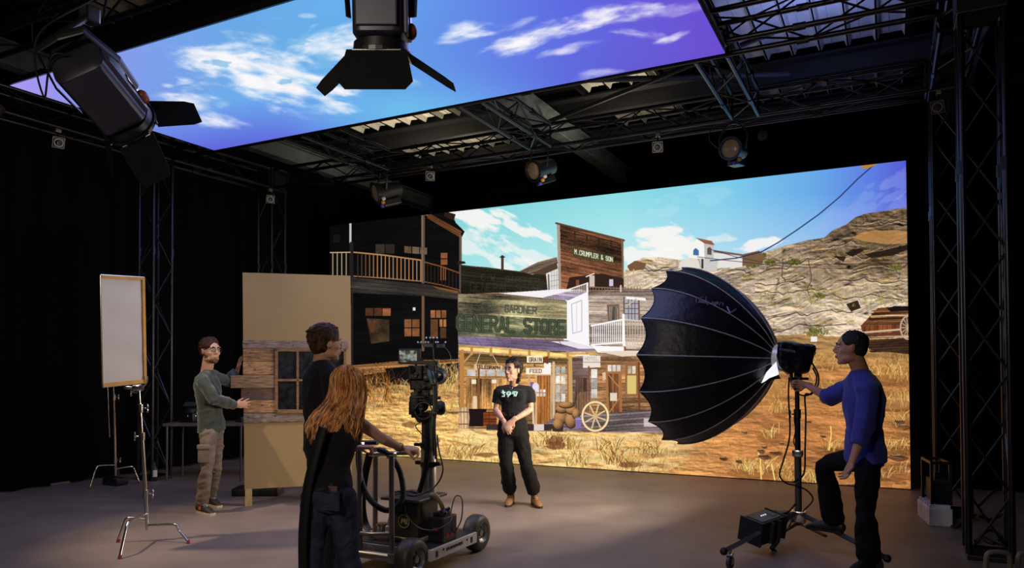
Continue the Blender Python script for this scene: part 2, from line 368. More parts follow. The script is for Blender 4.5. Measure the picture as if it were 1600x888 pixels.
for pl in [[(1128, 446), (1160, 440), (1196, 446), (1240, 441), (1262, 434)], [(1150, 462), (1190, 455), (1224, 460), (1262, 452), (1300, 455)], [(1200, 500), (1240, 490), (1262, 494), (1300, 486), (1340, 492)], [(1190, 424), (1230, 420), (1262, 405), (1290, 402)], [(1262, 404), (1268, 430), (1262, 455), (1270, 480)],
           [(1300, 404), (1330, 398), (1352, 404), (1384, 396), (1418, 398)], [(1296, 386), (1330, 378), (1352, 384)], [(1340, 420), (1372, 414), (1400, 420), (1420, 416)], [(1312, 440), (1350, 436), (1384, 444), (1420, 440)], [(1180, 480), (1184, 500), (1176, 516)], [(1224, 404), (1222, 430), (1230, 446)], [(1300, 462), (1322, 470), (1360, 462), (1420, 470)], [(1150, 420), (1172, 428), (1176, 444)], [(1214, 520), (1250, 508), (1290, 512), (1330, 504)], [(1385, 350), (1400, 344), (1420, 347)], [(1348, 350), (1372, 344), (1380, 352)], [(1000, 420), (1022, 424), (1050, 418)], [(1104, 500), (1140, 486), (1170, 490)]]:
    q = []
    for (xa, ya), (xb, yb) in zip(pl[:-1], pl[1:]): q += [(xa+(xb-xa)*k/5+random.uniform(-1, 1), ya+(yb-ya)*k/5+random.uniform(-2.2, 2.2)) for k in range(5)]
    cv.line([(x, y+1.8) for x, y in q], 1.6, (236, 216, 190), .35); cv.line(q, 1.5, (62, 44, 32), .75)
for p in [[(1330, 372), (1352, 362), (1400, 360), (1432, 364), (1432, 380), (1390, 382), (1352, 378)]]: cv.fill(p, (196, 140, 80), .75)
for p in [[(1350, 398), (1380, 392), (1420, 382), (1420, 390), (1395, 400), (1362, 404)], [(1320, 396), (1344, 388), (1350, 392), (1332, 402)], [(1322, 476), (1340, 470), (1345, 482), (1330, 488)], [(1300, 400), (1322, 402), (1318, 410)]]: cv.fill(p, (34, 24, 18), .9)
tufts(cv, 90, (1180, 1420), (455, 480), [(200, 170, 90), (150, 140, 60)], 2, 6, 5, clump=4)
for bx, by, br in [(1274, 521, 15), (1190, 402, 12), (1272, 520, 22), (1204, 412, 8), (1175, 416, 9), (1400, 420, 10), (1282, 464, 7), (1240, 412, 10)]:
    for k in range(60):
        r1 = random.random()**.5; th = random.uniform(0, 6.28); x, y = bx+br*r1*math.cos(th), by+br*.45*r1*math.sin(th)
        cv.line([(x, y), (x+random.uniform(-3, 3), y-random.uniform(1, 4))], 1.3, (lambda q: (96+q, 96+q*.8, 36+q*.3))(random.randint(-45, 45)), .8)
# distant ledge, little bell house and long shed
cv.fill([(978, 438), (1030, 432), (1080, 436), (1180, 430), (1180, 470), (975, 470)], rock)
cv.fill([(980, 416), (992, 408), (1010, 412), (1006, 422), (984, 424)], (120, 84, 60)); cv.line([(990, 422), (990, 444)], 2, (200, 180, 150))
cv.fill([(1062, 410), (1082, 400), (1092, 408), (1094, 420), (1060, 420)], (226, 220, 210))
cv.fill([(1112, 396), (1160, 400), (1160, 418), (1112, 420)], (228, 226, 222)); cv.fill([(1108, 390), (1162, 398), (1162, 401), (1110, 394)], (120, 90, 80))
cv.fill([(1076, 386), (1089, 374), (1102, 381), (1102, 406), (1076, 403)], (244, 243, 240)); cv.fill([(1100, 380), (1115, 384), (1115, 406), (1101, 407)], (196, 192, 190))
cv.fill([(1087, 372), (1112, 377), (1117, 384), (1101, 381)], (150, 92, 70)); cv.fill([(1083, 399), (1083, 392), (1087, 388), (1092, 392), (1092, 400)], (70, 110, 160)); cv.fill([(1105, 398), (1105, 389), (1109, 386), (1112, 390), (1112, 399)], (90, 80, 80))
cv.fill([(1092, 404), (1122, 408), (1120, 424), (1098, 424)], (205, 200, 196)); cv.rect(1096, 405, 1099, 420, (60, 50, 50))
cv.fill([(1160, 398), (1186, 392), (1196, 402), (1190, 414), (1160, 416)], (120, 92, 64))
for w_ in ([(1110, 390), (1150, 402), (1190, 410), (1260, 414), (1420, 412)], [(1090, 402), (1140, 408), (1240, 418), (1330, 421)]): cv.line(w_, 1, (50, 40, 44), .8)
cb = [(1364, 259), (1340, 280), (1312, 308), (1280, 335), (1245, 360), (1215, 380), (1190, 394), (1150, 404), (1110, 408)]; cv.line(cb, 1.8, (38, 44, 92), .95)
cv.fill([(1346, 264), (1346, 259), (1372, 256), (1360, 262)], (190, 130, 40))
# ground
def ground(X, Y):
    m = np.clip((1180-X)/300, 0, 1)*np.clip((Y-540)/110, 0, 1)
    base = mixc(np.broadcast_to(C3(188, 124, 70), X.shape+(3,)), np.broadcast_to(C3(236, 184, 112), X.shape+(3,)), m)
    def hg(x, y): return 1.2*fbm((x-1.1*y)/60, y/11, 2, 4)+.5*fbm(x/16, y/5, 8, 4)+.22*fbm(x/5, y/2.6, 14, 3)
    d = hg(X-.8, Y+.9)-hg(X+.8, Y-.9); rough = .55+.35*m
    k = .95+rough*1.9*d+.6*(fbm((X-1.4*Y)/80, Y/12, 19, 4)-.5)+.25*rough*(fbm(X/6, Y/3, 29, 3)-.5)
    top = np.clip((590-Y)/50, 0, 1)*np.clip((X-1080)/100, 0, 1); base = mixc(base, np.broadcast_to(C3(196, 150, 92), X.shape+(3,)), top)
    dk_ = np.clip((640-X)/140, 0, 1)*.15; return np.clip(base*np.clip(k-dk_, .2, 1.4)[..., None], 0, 1)
cv.fill([(500, 560), (960, 560), (1100, 530), (1250, 524), (1330, 528), (1432, 532), (1432, 790), (500, 790)], ground)
cv.fill([(1040, 545), (1432, 548), (1432, 640), (1040, 650)], (206, 156, 92), lambda X, Y: .55*np.clip(fbm(X/40, Y/10, 50, 4)*2-.6, 0, 1))
GR = [(246, 206, 120), (216, 168, 84), (255, 228, 158), (180, 124, 54)]; GD = [(226, 178, 96), (188, 132, 62), (150, 98, 40), (244, 210, 130)]
tufts(cv, 620, (1080, 1428), (546, 628), GD+[(120, 76, 36)], 3, 11, 3, clump=5, alpha=.6, inside=lambda x, y: vn(np.array(x/26.), np.array(y/9.), 3) > .42)
tufts(cv, 70, (1100, 1428), (640, 770), GD, 3, 8, 4, clump=4, alpha=.6)
for (x, y, r, n) in [(1130, 622, 26, 40), (1090, 660, 30, 26), (1185, 735, 50, 70), (1250, 750, 40, 50), (1380, 590, 60, 60), (1395, 630, 40, 30), (1405, 660, 16, 14), (1300, 702, 14, 12), (1200, 680, 20, 12), (1380, 740, 40, 24), (1215, 640, 12, 14), (1400, 700, 22, 16), (1290, 620, 14, 8)]:
    cv.fill([(x+5+r*1.1*math.cos(q), y+6+9*math.sin(q)) for q in np.linspace(0, 6.28, 18)], (96, 58, 28), .35)
    tufts(cv, int(n*.7), (x-r*.8, x+r*.8), (y-4, y+9), GR+[(150, 98, 44)], 6, 20, int(x+y), clump=4, alpha=.8, w=.8)
cv.line([(1190, 762), (1188, 720), (1184, 706)], 2, (255, 214, 120)); cv.line([(1295, 705), (1299, 680), (1298, 668)], 2, (250, 206, 110)); cv.line([(1212, 760), (1206, 728)], 2, (255, 220, 130))
for (x, y, a, b) in [(1130, 718, 6, 3), (1154, 722, 5, 3), (1188, 706, 6, 3), (1211, 709, 9, 3), (1193, 715, 10, 4), (1194, 700, 4, 2), (1401, 716, 14, 5), (1286, 683, 4, 2), (1412, 668, 8, 4), (1405, 660, 8, 3), (1262, 660, 5, 2), (1220, 694, 4, 2), (1163, 677, 4, 2), (1330, 760, 6, 3)]:
    pl = [(x+a*math.cos(q)*random.uniform(.8, 1.1), y+b*math.sin(q)*random.uniform(.8, 1.1)) for q in np.linspace(0, 6.28, 11)[:-1]]
    cv.fill([(p[0]+a*.4, p[1]+b*.5) for p in pl], (80, 48, 28), .7); cv.fill(pl, planks((128, 88, 58), 3, .2, 4)); cv.line([(x-a*.5, y-b*.6), (x+a*.4, y-b*.7)], 1.2, (224, 180, 130), .7)
# timber pile, wheel and canvas at the right
cv.fill([(1345, 510), (1372, 482), (1432, 478), (1432, 528), (1350, 530)], (112, 62, 34)); cv.fill([(1350, 512), (1370, 500), (1400, 505), (1408, 528), (1348, 528)], planks((130, 72, 40), 7, 0, 6, vertical=True))
for i in range(16):
    y0 = 484+i*4.2; x0 = 1362-i*2.2 if i < 5 else random.uniform(1336, 1360); c = [(150, 100, 60), (92, 60, 40), (190, 150, 110), (60, 40, 30)][i % 4]
    cv.fill([(x0, y0+2), (1432, y0-2), (1432, y0+1.6), (x0+4, y0+5)], planks(c, 3, 0, i)) if not 505 < y0 < 520 else None
cv.fill([(1346, 534), (1432, 528), (1432, 556), (1360, 548)], planks((70, 46, 32), 4, -.05, 9)); cv.line([(1345, 521), (1405, 516)], 3, (206, 180, 150))
cv.fill([(1385, 482), (1400, 479), (1420, 480), (1420, 486), (1392, 488)], (24, 18, 16))
for q in np.linspace(0, math.pi, 8): cv.line([(1419+11*math.cos(q), 513+17*math.sin(q)), (1419-11*math.cos(q), 513-17*math.sin(q))], 1.3, (190, 170, 150))
wl = [(1419+12*math.cos(q), 513+18*math.sin(q)) for q in np.linspace(0, 6.3, 40)]; cv.line(wl, 2.4, (186, 166, 146))
cv.rect(1267, 527, 1277, 535, (240, 236, 236))
# shaded saloon at the left
dk = (9, 8, 9)
cv.fill([(500, 236), (690, 236), (690, 330), (706, 334), (712, 348), (726, 362), (721, 372), (721, 575), (715, 575), (715, 600), (640, 604), (560, 596), (500, 610)], dk)
cv.fill([(500, 330), (690, 330), (720, 360), (720, 575), (500, 580)], planks((11, 10, 10), 7, .06, 3, var=.6))
cv.fill([(665, 333), (672, 334), (722, 362), (718, 371), (668, 341)], planks((128, 78, 44), 4, .55, 3)); cv.fill([(694, 330), (712, 335), (709, 345), (694, 338)], (46, 26, 20)); cv.line([(655, 334), (668, 336)], 2, (170, 110, 60))
cv.line([(547.5, 347), (547.5, 381)], 3.4, (196, 192, 188)); cv.line([(549, 381), (549, 575)], 6, (34, 30, 28)); cv.line([(547.5, 476), (547.5, 524)], 1.6, (96, 110, 112))
cv.line([(516, 395), (547, 394.5)], 1.8, (196, 168, 128))
for x in (520, 527, 534, 541): cv.line([(x, 396), (x, 432)], 1.6, (170, 150, 118))
cv.line([(553, 394.5), (600, 399), (658, 407)], 2.2, (188, 138, 88)); cv.line([(553, 432), (600, 435), (658, 440)], 2, (140, 104, 74)); cv.line([(664, 410), (690, 417), (720, 428)], 2, (128, 78, 46)); cv.line([(664, 441), (690, 446), (718, 454)], 2, (120, 74, 44))
for i in range(17):
    x = 559+i*6.15; k = .35+.65*min(1, i/5); cv.line([(x, 395.5+(x-553)*.11), (x, 432+(x-553)*.075)], 1.7, (176*k, 122*k, 74*k) if i % 3 else (150*k, 128*k, 108*k))
for i in range(9): x = 668+i*5.6; cv.line([(x, 412+(x-664)*.28), (x, 441+(x-664)*.2)], 1.2, (54, 36, 28))
for x in (689, 693, 696): cv.line([(x, 418), (x, 438)], 1.6, (140, 84, 48))
cv.line([(661, 335), (661, 441)], 5.5, (96, 80, 66)); cv.line([(659.6, 335), (659.6, 441)], 1.6, (130, 110, 92)); cv.line([(661, 462), (661, 548)], 4.4, (112, 82, 60)); cv.line([(719.5, 369), (719.5, 458)], 4, (98, 82, 72))
cv.fill([(548, 434), (662, 444), (718, 456), (726, 470), (660, 463), (548, 458)], planks((58, 52, 47), 6, .1, 7)); cv.fill([(672, 446), (716, 455), (715, 460), (690, 455)], planks((120, 80, 50), 4, .2, 5))
def pane(x0, y0, x1, y1, c, nx, ny, bar=1.4, sk=0):
    for i in range(nx):
        for j in range(ny):
            a0, a1 = x0+(x1-x0)*i/nx+bar/2, x0+(x1-x0)*(i+1)/nx-bar/2; b0, b1 = y0+(y1-y0)*j/ny+bar/2, y0+(y1-y0)*(j+1)/ny-bar/2
            kk = random.uniform(.8, 1.12); cv.fill([(a0, b0+sk*(a0-x0)), (a1, b0+sk*(a1-x0)), (a1, b1+sk*(a1-x0)), (a0, b1+sk*(a0-x0))], lambda X, Y, kk=kk: tone(c, kk*(.82+.5*fbm(X/9, Y/6, 3, 3))*.85))
pane(586, 381, 617, 397, (58, 48, 42), 2, 1); pane(631, 384, 668, 396, (112, 92, 72), 3, 1, sk=.08); pane(688, 395, 700, 415, (176, 110, 64), 1, 2); pane(570, 481, 611, 495, (100, 62, 40), 3, 1); pane(597, 482, 611, 495, (150, 90, 52), 1, 1)
cv.fill([(573, 498), (608, 500), (608, 534), (580, 538)], lambda X, Y: tone((62, 46, 32), .5+1.1*fbm(X/7, Y/7, 9, 3))); cv.rect(578, 506, 585, 520, (92, 50, 34)); pane(631, 499, 656, 527, (152, 96, 58), 2, 2); pane(672, 485, 698, 498, (156, 98, 58), 3, 1)
pane(672, 499, 685, 530, (120, 78, 44), 1, 1); pane(686, 499, 698, 512, (170, 112, 66), 2, 1); pane(687, 512, 698, 530, (96, 64, 40), 1, 1); cv.rect(645, 481, 649, 486, (220, 222, 226)); pane(520, 366, 532, 380, (20, 22, 28), 1, 1)
cv.fill([(545, 572), (640, 564), (718, 562), (718, 568), (640, 574), (560, 580)], planks((170, 118, 66), 4, -.06, 2)); cv.fill([(545, 582), (600, 577), (604, 582), (545, 590)], planks((190, 136, 80), 3, -.06, 4)); cv.fill([(548, 590), (718, 568), (718, 578), (640, 600), (590, 606), (548, 640)], (16, 12, 12))
tufts(cv, 80, (548, 612), (592, 632), [(120, 66, 26), (160, 90, 36), (74, 44, 22), (190, 130, 60)], 8, 26, 12, clump=4)
tufts(cv, 150, (560, 720), (600, 645), GD+GR, 4, 12, 13, clump=5, alpha=.7)
tufts(cv, 60, (676, 716), (578, 618), GR, 8, 20, 14, clump=4); tufts(cv, 200, (560, 720), (640, 730), GD, 3, 8, 15, clump=4, alpha=.5)
# far store wall in shade, chimney, false-front building
cv.fill([(720, 415), (760, 418), (853, 430), (858, 458), (720, 460)], planks((42, 38, 27), 5, .1, 8)); cv.line([(720, 415), (853, 430)], 1.6, (58, 46, 34)); cv.line([(785, 401), (785, 422)], 4, (70, 50, 46)); cv.line([(782, 402), (788, 402)], 2, (40, 30, 34)); cv.fill([(716, 408), (726, 409), (728, 412), (714, 414)], (30, 26, 30))
cv.text([(752, 438), (842, 444), (842, 436), (752, 429)], 'C.W. GARDNER', 1.1, (66, 62, 48), .6); cv.text([(735, 455), (850, 457), (850, 446), (735, 442)], 'GENERAL STORE', 1.4, (60, 58, 44), .5)
cv.fill([(812, 424), (840, 410), (870, 402), (872, 412), (858, 420), (832, 430)], planks((150, 126, 104), 4, -.3, 3)); cv.fill([(830, 428), (870, 410), (872, 422), (856, 430)], (82, 62, 48))
cv.fill([(853, 428), (872, 420), (876, 456), (856, 458)], (226, 222, 216)); cv.line([(857, 430), (858, 456)], 2, (90, 66, 60)); 
for k in range(3): cv.line([(862+k*4, 424), (862+k*4, 454)], .8, (150, 150, 156)); cv.line([(860, 432+k*8), (872, 430+k*8)], .8, (150, 150, 156))
cv.fill([(870, 349), (974, 375.5), (975, 456), (874, 457)], planks((104, 66, 44), 6.2, .22, 5, var=1.2)); cv.fill([(870, 350), (875, 350), (877, 457), (873, 457)], (168, 150, 134)); cv.line([(869, 349), (975, 376)], 3, (96, 62, 48)); cv.line([(972, 376), (974, 456)], 2.4, (130, 100, 80)); cv.line([(884, 358), (965, 380)], 1.4, (40, 24, 20))
for k in range(4): x = 898+k*19; cv.line([(x, 362+k*5), (x, 372+k*5)], 1.6, (44, 26, 20))
cv.fill([(895, 387), (959, 401), (959, 412), (895, 400)], (64, 72, 44)); cv.text([(898, 397), (957, 409.5), (957, 403), (898, 390)], 'M.CRUMPLER & SON', 1.15, (226, 222, 196))
cv.fill([(890, 434), (940, 428), (974, 436), (974, 456), (884, 456)], (48, 30, 24)); cv.rect(921, 431, 929, 449, (206, 190, 180)); cv.rect(952, 437, 958, 448, (200, 196, 214)); cv.rect(900, 438, 905, 450, (120, 80, 56)); cv.line([(916, 433), (928, 428)], 2, (236, 220, 200))
# the brightly shown rectangle: store front
br = [(715, 460), (1040, 452), (1040, 678), (717, 672)]
cv.fill([(715, 460), (850, 455), (1040, 452), (1040, 676), (980, 678), (830, 674), (717, 671)], planks((150, 118, 92), 6, .02, 8))
cv.fill([(780, 459), (880, 452), (925, 456), (922, 560), (880, 545), (884, 470)], (246, 240, 244)); cv.fill([(846, 466), (905, 452), (918, 456), (890, 470)], planks((172, 156, 176), 5, .1, 3))
cv.fill([(716, 460), (800, 463), (887, 471.5), (887, 530), (716, 526)], planks((176, 164, 122), 7.6, .055, 4, gap=.55, var=.75))
cv.fill([(716, 492), (887, 500), (887, 530), (716, 526)], (66, 76, 56), lambda X, Y: .85*np.clip(fbm(X/16, Y/5, 6, 4)*2.4-.5, 0, 1))
cv.text([(714, 516), (882, 523), (882, 503), (714, 493)], 'GENERAL STORE', 4.8, (44, 56, 42), .8); cv.text([(714, 516), (882, 523), (882, 503), (714, 493)], 'GENERAL STORE', 1.3, (120, 124, 96), .45)
cv.text([(753, 486), (838, 491), (838, 481), (753, 475)], 'C.W. GARDNER', 2.4, (74, 78, 66), .7)
cv.fill([(886, 471), (919, 456), (921, 545), (886, 534)], (250, 246, 248)); cv.line([(893, 476), (909, 470), (909, 518), (895, 522), (893, 476)], 1.2, (176, 176, 196)); cv.line([(901, 473), (901, 520)], .8, (200, 200, 214)); cv.line([(887, 472), (887, 532)], 2.4, (250, 248, 244))
cv.fill([(919, 455), (1040, 452), (1040, 548), (921, 545)], planks((186, 166, 150), 6, 0, 9, var=.6))
cv.fill([(948, 476), (968, 476), (969, 502), (950, 503)], (120, 96, 84)); cv.fill([(952, 480), (965, 480), (966, 500), (953, 501)], planks((176, 156, 140), 3, 0, 4, vertical=True)); cv.line([(948, 476), (968, 475), (969, 503)], 1.8, (178, 150, 126))
cv.fill([(976, 466), (997, 466), (998, 500), (977, 500)], (170, 172, 184)); 
for k in range(3): cv.line([(982+k*5, 467), (982+k*5, 500)], 1, (84, 66, 58)); cv.line([(976, 475+k*8), (997, 475+k*8)], 1, (84, 66, 58))
cv.line([(975, 466), (975, 502)], 2, (110, 84, 66)); cv.line([(998, 466), (999, 502)], 2.6, (120, 90, 70)); cv.fill([(978, 464), (1008, 466), (1010, 471), (978, 468)], (250, 244, 236)); cv.line([(980, 478), (994, 468)], 2, (210, 180, 150))
cv.line([(924, 510), (973, 500)], 2.6, (252, 248, 248)); cv.line([(924, 540), (973, 536)], 2.4, (250, 246, 248)); cv.line([(975, 500), (1040, 506)], 2, (220, 208, 196)); cv.line([(975, 540), (1040, 544)], 2.2, (226, 206, 180))
for k in range(16): x = 926+k*3.1; cv.line([(x, 511-(x-924)*.2), (x, 539-(x-924)*.06)], 1.2, (250, 246, 250))
for k in range(9): x = 980+k*4.2; cv.line([(x, 502), (x, 540)], 1.2, (206, 186, 164))
cv.line([(974, 493), (975, 545)], 4, (255, 250, 246)); cv.line([(975, 545), (976, 668)], 6, (128, 86, 56)); cv.line([(973.5, 545), (974, 590)], 3, (250, 244, 236))
cv.fill([(716, 526), (800, 529), (886, 533), (934, 545), (920, 552), (800, 545), (716, 541)], planks((150, 130, 168), 5, .06, 6, gap=.75, var=.4)); cv.fill([(860, 534), (900, 534), (940, 546), (905, 546)], (255, 248, 250), .85); cv.fill([(925, 541), (975, 543), (975, 553), (934, 552)], (252, 248, 250)); cv.fill([(934, 550), (975, 549), (1040, 548), (1040, 562), (980, 560)], (232, 214, 196))
for k in range(9): cv.line([(724+k*18, 528), (736+k*18, 542)], 1, (90, 66, 110), .7)
cv.fill([(718, 552), (800, 556), (905, 562), (905, 672), (718, 668)], planks((206, 152, 90), 9, .03, 12, var=.7)); cv.fill([(722, 553), (900, 562), (900, 572), (722, 566)], planks((112, 88, 50), 4, .05, 3))
cv.fill([(893, 562), (1040, 555), (1040, 660), (893, 664)], planks((178, 128, 84), 6, 0, 10, var=.7)); cv.fill([(893, 560), (920, 560), (920, 650), (893, 650)], planks((124, 100, 92), 6, 0, 11))
# porch details
cv.fill([(717, 539), (800, 545), (870, 552), (930, 549), (934, 555), (870, 561), (800, 555), (717, 549)], planks((232, 188, 118), 6, .07, 4, gap=.8)); 
for k in range(7): x = 735+k*30; cv.rect(x, 543+k*1.4, x+4, 556+k*1.2, (196, 140, 72))
cv.line([(722, 550), (722, 640)], 6, (188, 128, 66)); cv.line([(726, 566), (738, 552)], 2.6, (206, 150, 86)); cv.line([(750, 554), (744, 570)], 1, (226, 206, 160)); cv.line([(770, 556), (780, 574)], 1, (226, 206, 160))
cv.fill([(741, 570), (785, 572), (785, 580), (741, 578)], (226, 190, 140)); cv.text([(745, 576.5), (781, 578.5), (781, 573.5), (745, 571.5)], 'TELEGRAPH', 1.2, (70, 40, 24)); pane(729, 577, 790, 590, (232, 226, 218), 4, 1, 2.2)
cv.fill([(728, 592), (796, 594), (796, 640), (728, 640)], planks((196, 142, 82), 8, 0, 7, vertical=True, var=.8)); cv.rect(737, 594, 744, 601, (240, 228, 206)); cv.rect(768, 594, 776, 600, (238, 226, 206)); cv.line([(748, 578), (748, 642)], 3.4, (130, 84, 44)); cv.rect(739, 620, 745, 640, (232, 206, 166))
cv.rect(718, 640, 760, 668, (30, 18, 16)); cv.fill([(716, 638), (732, 638), (734, 655), (732, 671), (718, 671)], planks((206, 170, 130), 5, 0, 3, vertical=True)); cv.line([(717, 645), (733, 645)], 1.6, (110, 76, 56)); cv.line([(717, 664), (733, 664)], 1.6, (110, 76, 56))
cv.fill([(755, 645), (776, 644), (776, 668), (755, 668)], planks((196, 92, 42), 5, 0, 2)); cv.line([(755, 656), (776, 656)], 1.4, (70, 34, 20)); cv.line([(764, 645), (764, 668)], 1, (70, 34, 20))
cv.rect(823, 557, 848, 568, (252, 240, 214)); cv.text([(827, 566), (846, 566), (846, 560), (827, 560)], 'GRAIN', 1.2, (120, 84, 52)); cv.text([(834, 573), (837, 573), (837, 570), (834, 570)], '&', .8, (90, 60, 44)); cv.rect(822, 576, 851, 586, (254, 240, 220)); cv.text([(828, 583.5), (846, 583.5), (846, 578), (828, 578)], 'FEED', 1.2, (140, 100, 64)); cv.rect(850, 568, 861, 587, (250, 244, 238)); cv.fill([(851, 559), (857, 557), (857, 570), (851, 568)], (120, 56, 30))
cv.fill([(836, 586), (862, 586), (862, 668), (836, 668)], (214, 176, 130)); cv.fill([(839, 588), (860, 588), (860, 666), (839, 666)], planks((186, 116, 56), 5, 0, 5, vertical=True)); pane(838, 609, 853, 621, (250, 248, 240), 3, 2, 1.2)
cv.fill([(831+6*math.cos(q), 606+8*math.sin(q)) for q in np.linspace(0, 6.28, 18)], (120, 96, 150)); cv.fill([(837+5.5*math.cos(q), 606+7*math.sin(q)) for q in np.linspace(0, 6.28, 18)], (232, 220, 232)); cv.line([(832, 618), (834, 668)], 3.4, (224, 196, 168)); cv.line([(826, 588), (830, 640)], 3, (206, 166, 120))
pane(868, 573, 884, 630, (240, 236, 230), 2, 4, 1.6); cv.line([(865, 568), (865, 655)], 4.4, (214, 184, 150)); cv.line([(887, 566), (888, 650)], 2.4, (140, 110, 90)); cv.line([(891, 560), (892, 656)], 6, (206, 160, 96)); cv.line([(900, 556), (920, 556)], 2, (250, 240, 230))
cv.fill([(900, 590), (918, 592), (918, 648), (896, 648)], planks((100, 70, 56), 4, 0, 6, vertical=True)); cv.fill([(904, 614), (918, 613), (918, 648), (896, 648), (900, 628)], planks((140, 100, 72), 4, 0, 4, vertical=True))
cv.fill([(911, 556), (938, 557), (938, 575), (911, 576)], (236, 224, 212)); cv.text([(914, 564), (935, 564), (935, 559), (914, 559)], 'HOTEL', .9, (190, 174, 160)); cv.line([(912, 567), (938, 567)], 1, (150, 130, 120)); pane(923, 577, 934, 624, (236, 232, 226), 1, 3, 1.2); cv.line([(920, 574), (921, 628)], 2.4, (120, 84, 60))
cv.fill([(946, 570), (971, 570), (972, 650), (948, 650)], (170, 112, 64)); pane(949, 571, 970, 582, (240, 236, 228), 3, 1, 1.2); cv.fill([(950, 585), (968, 585), (969, 646), (952, 648)], planks((136, 86, 50), 5, 0, 8, vertical=True)); cv.line([(951, 587), (967, 606)], 2, (180, 124, 72)); cv.line([(952, 646), (967, 624)], 2, (180, 124, 72)); cv.rect(953, 615, 964, 628, (226, 210, 192)); cv.fill([(941, 584), (946, 582), (947, 594), (942, 596)], (226, 190, 150))
cv.rect(977, 568, 998, 620, (150, 100, 60)); pane(980, 572, 994, 586, (244, 232, 200), 2, 1); cv.rect(980, 588, 994, 617, (222, 196, 120)); cv.line([(998, 568), (999, 640)], 3, (110, 66, 36))
# porch floor, sacks, can, wheel
cv.fill([(862, 655), (900, 650), (1040, 640), (1040, 678), (900, 676), (840, 672)], planks((150, 130, 132), 4.4, -.06, 6, gap=.4)); cv.fill([(760, 664), (880, 664), (880, 676), (760, 674)], (60, 44, 44)); cv.rect(834, 664, 850, 674, (224, 206, 202)); cv.rect(1006, 655, 1040, 668, (240, 226, 220), .7)
for (x, y, a, b) in [(876, 654, 11, 10), (892, 658, 9, 13), (878, 640, 10, 7), (893, 642, 9, 7), (885, 634, 12, 5), (900, 648, 6, 8), (872, 664, 8, 9)]:
    cv.fill([(x+a*math.cos(q), y+b*math.sin(q)) for q in np.linspace(0, 6.28, 20)], lambda X, Y, x=x, y=y, a=a, b=b: tone((186, 134, 84), np.clip(1.05-.55*(((X-x+a*.3)/a)**2+((Y-y+b*.4)/b)**2)*.6, .25, 1.2))); cv.line([(x+a*math.cos(q), y+b*math.sin(q)) for q in np.linspace(.2, 2.8, 10)], 1.2, (60, 34, 22))
cv.fill([(899, 658), (901, 653), (906, 653), (908, 659), (908, 671), (899, 671)], (132, 112, 168)); cv.line([(899, 656), (908, 656)], 1.6, (176, 160, 210))
for k in range(4):
    q = math.pi*k/4+.3; cv.line([(930+20*math.cos(q), 652+22*math.sin(q)), (930-20*math.cos(q), 652-22*math.sin(q))], 2.2, (232, 200, 144))
cv.line([(930+20*math.cos(q), 652+22.5*math.sin(q)) for q in np.linspace(0, 6.3, 50)], 3.2, (246, 222, 172)); cv.line([(930+18*math.cos(q), 652+20.5*math.sin(q)) for q in np.linspace(0, 6.3, 50)], .8, (130, 92, 56)); cv.fill([(930+4*math.cos(q), 652+4*math.sin(q)) for q in np.linspace(0, 6.3, 14)], (216, 180, 124))
# balcony above
cv.line([(882, 455), (918, 443)], 1.8, (250, 240, 230)); cv.line([(918, 443), (918, 457)], 2.6, (250, 246, 240)); cv.line([(919, 449), (1005, 453)], 1.6, (150, 116, 90))
for k in range(13): x = 884+k*2.7; cv.line([(x, 455-(x-882)*.33), (x, 457)], 1, (240, 228, 216))
for k in range(18): x = 922+k*4.6; cv.line([(x, 449), (x, 456)], 1.1, (140, 106, 84))
cv.line([(970, 447), (970, 456)], 2.4, (220, 206, 190))
# bright ground under the store
cv.fill([(715, 672), (830, 674), (1040, 677), (1110, 700), (1040, 740), (900, 745), (700, 735)], (255, 232, 166), lambda X, Y: .75*np.clip(fbm(X/30, Y/7, 60, 4)*2.4-.7, 0, 1)*np.clip((1100-X)/60, 0, 1)*np.clip((X-700)/30, 0, 1)*np.clip((748-Y)/14, 0, 1))
tufts(cv, 260, (700, 1080), (686, 742), GR, 3, 9, 22, clump=5, alpha=.5, w=.8)
for (x, y) in [(950, 706), (985, 735), (880, 700), (900, 725), (855, 695), (960, 722), (720, 715), (1010, 712)]: tufts(cv, 10, (x-18, x+18), (y-4, y+6), GR+[(120, 66, 30)], 8, 20, x, clump=6, alpha=.9, w=.9)
for (x, y, a, b) in [(868, 690, 13, 8), (868, 697, 16, 7), (985, 728, 20, 5), (640, 665, 12, 5), (600, 690, 16, 5), (680, 690, 10, 4), (760, 712, 18, 4)]:
    cv.fill([(x+a*math.cos(q)*random.uniform(.7, 1.2), y+b*math.sin(q)*random.uniform(.7, 1.2)) for q in np.linspace(0, 6.28, 15)], (110, 62, 34), .6)
IMG_WALL = to_image(cv, 'western_street_picture', 2400, 1066, lambda u, v: np.stack([WXL+u*(WXR-WXL), u*0+WY, v*WZT], -1))
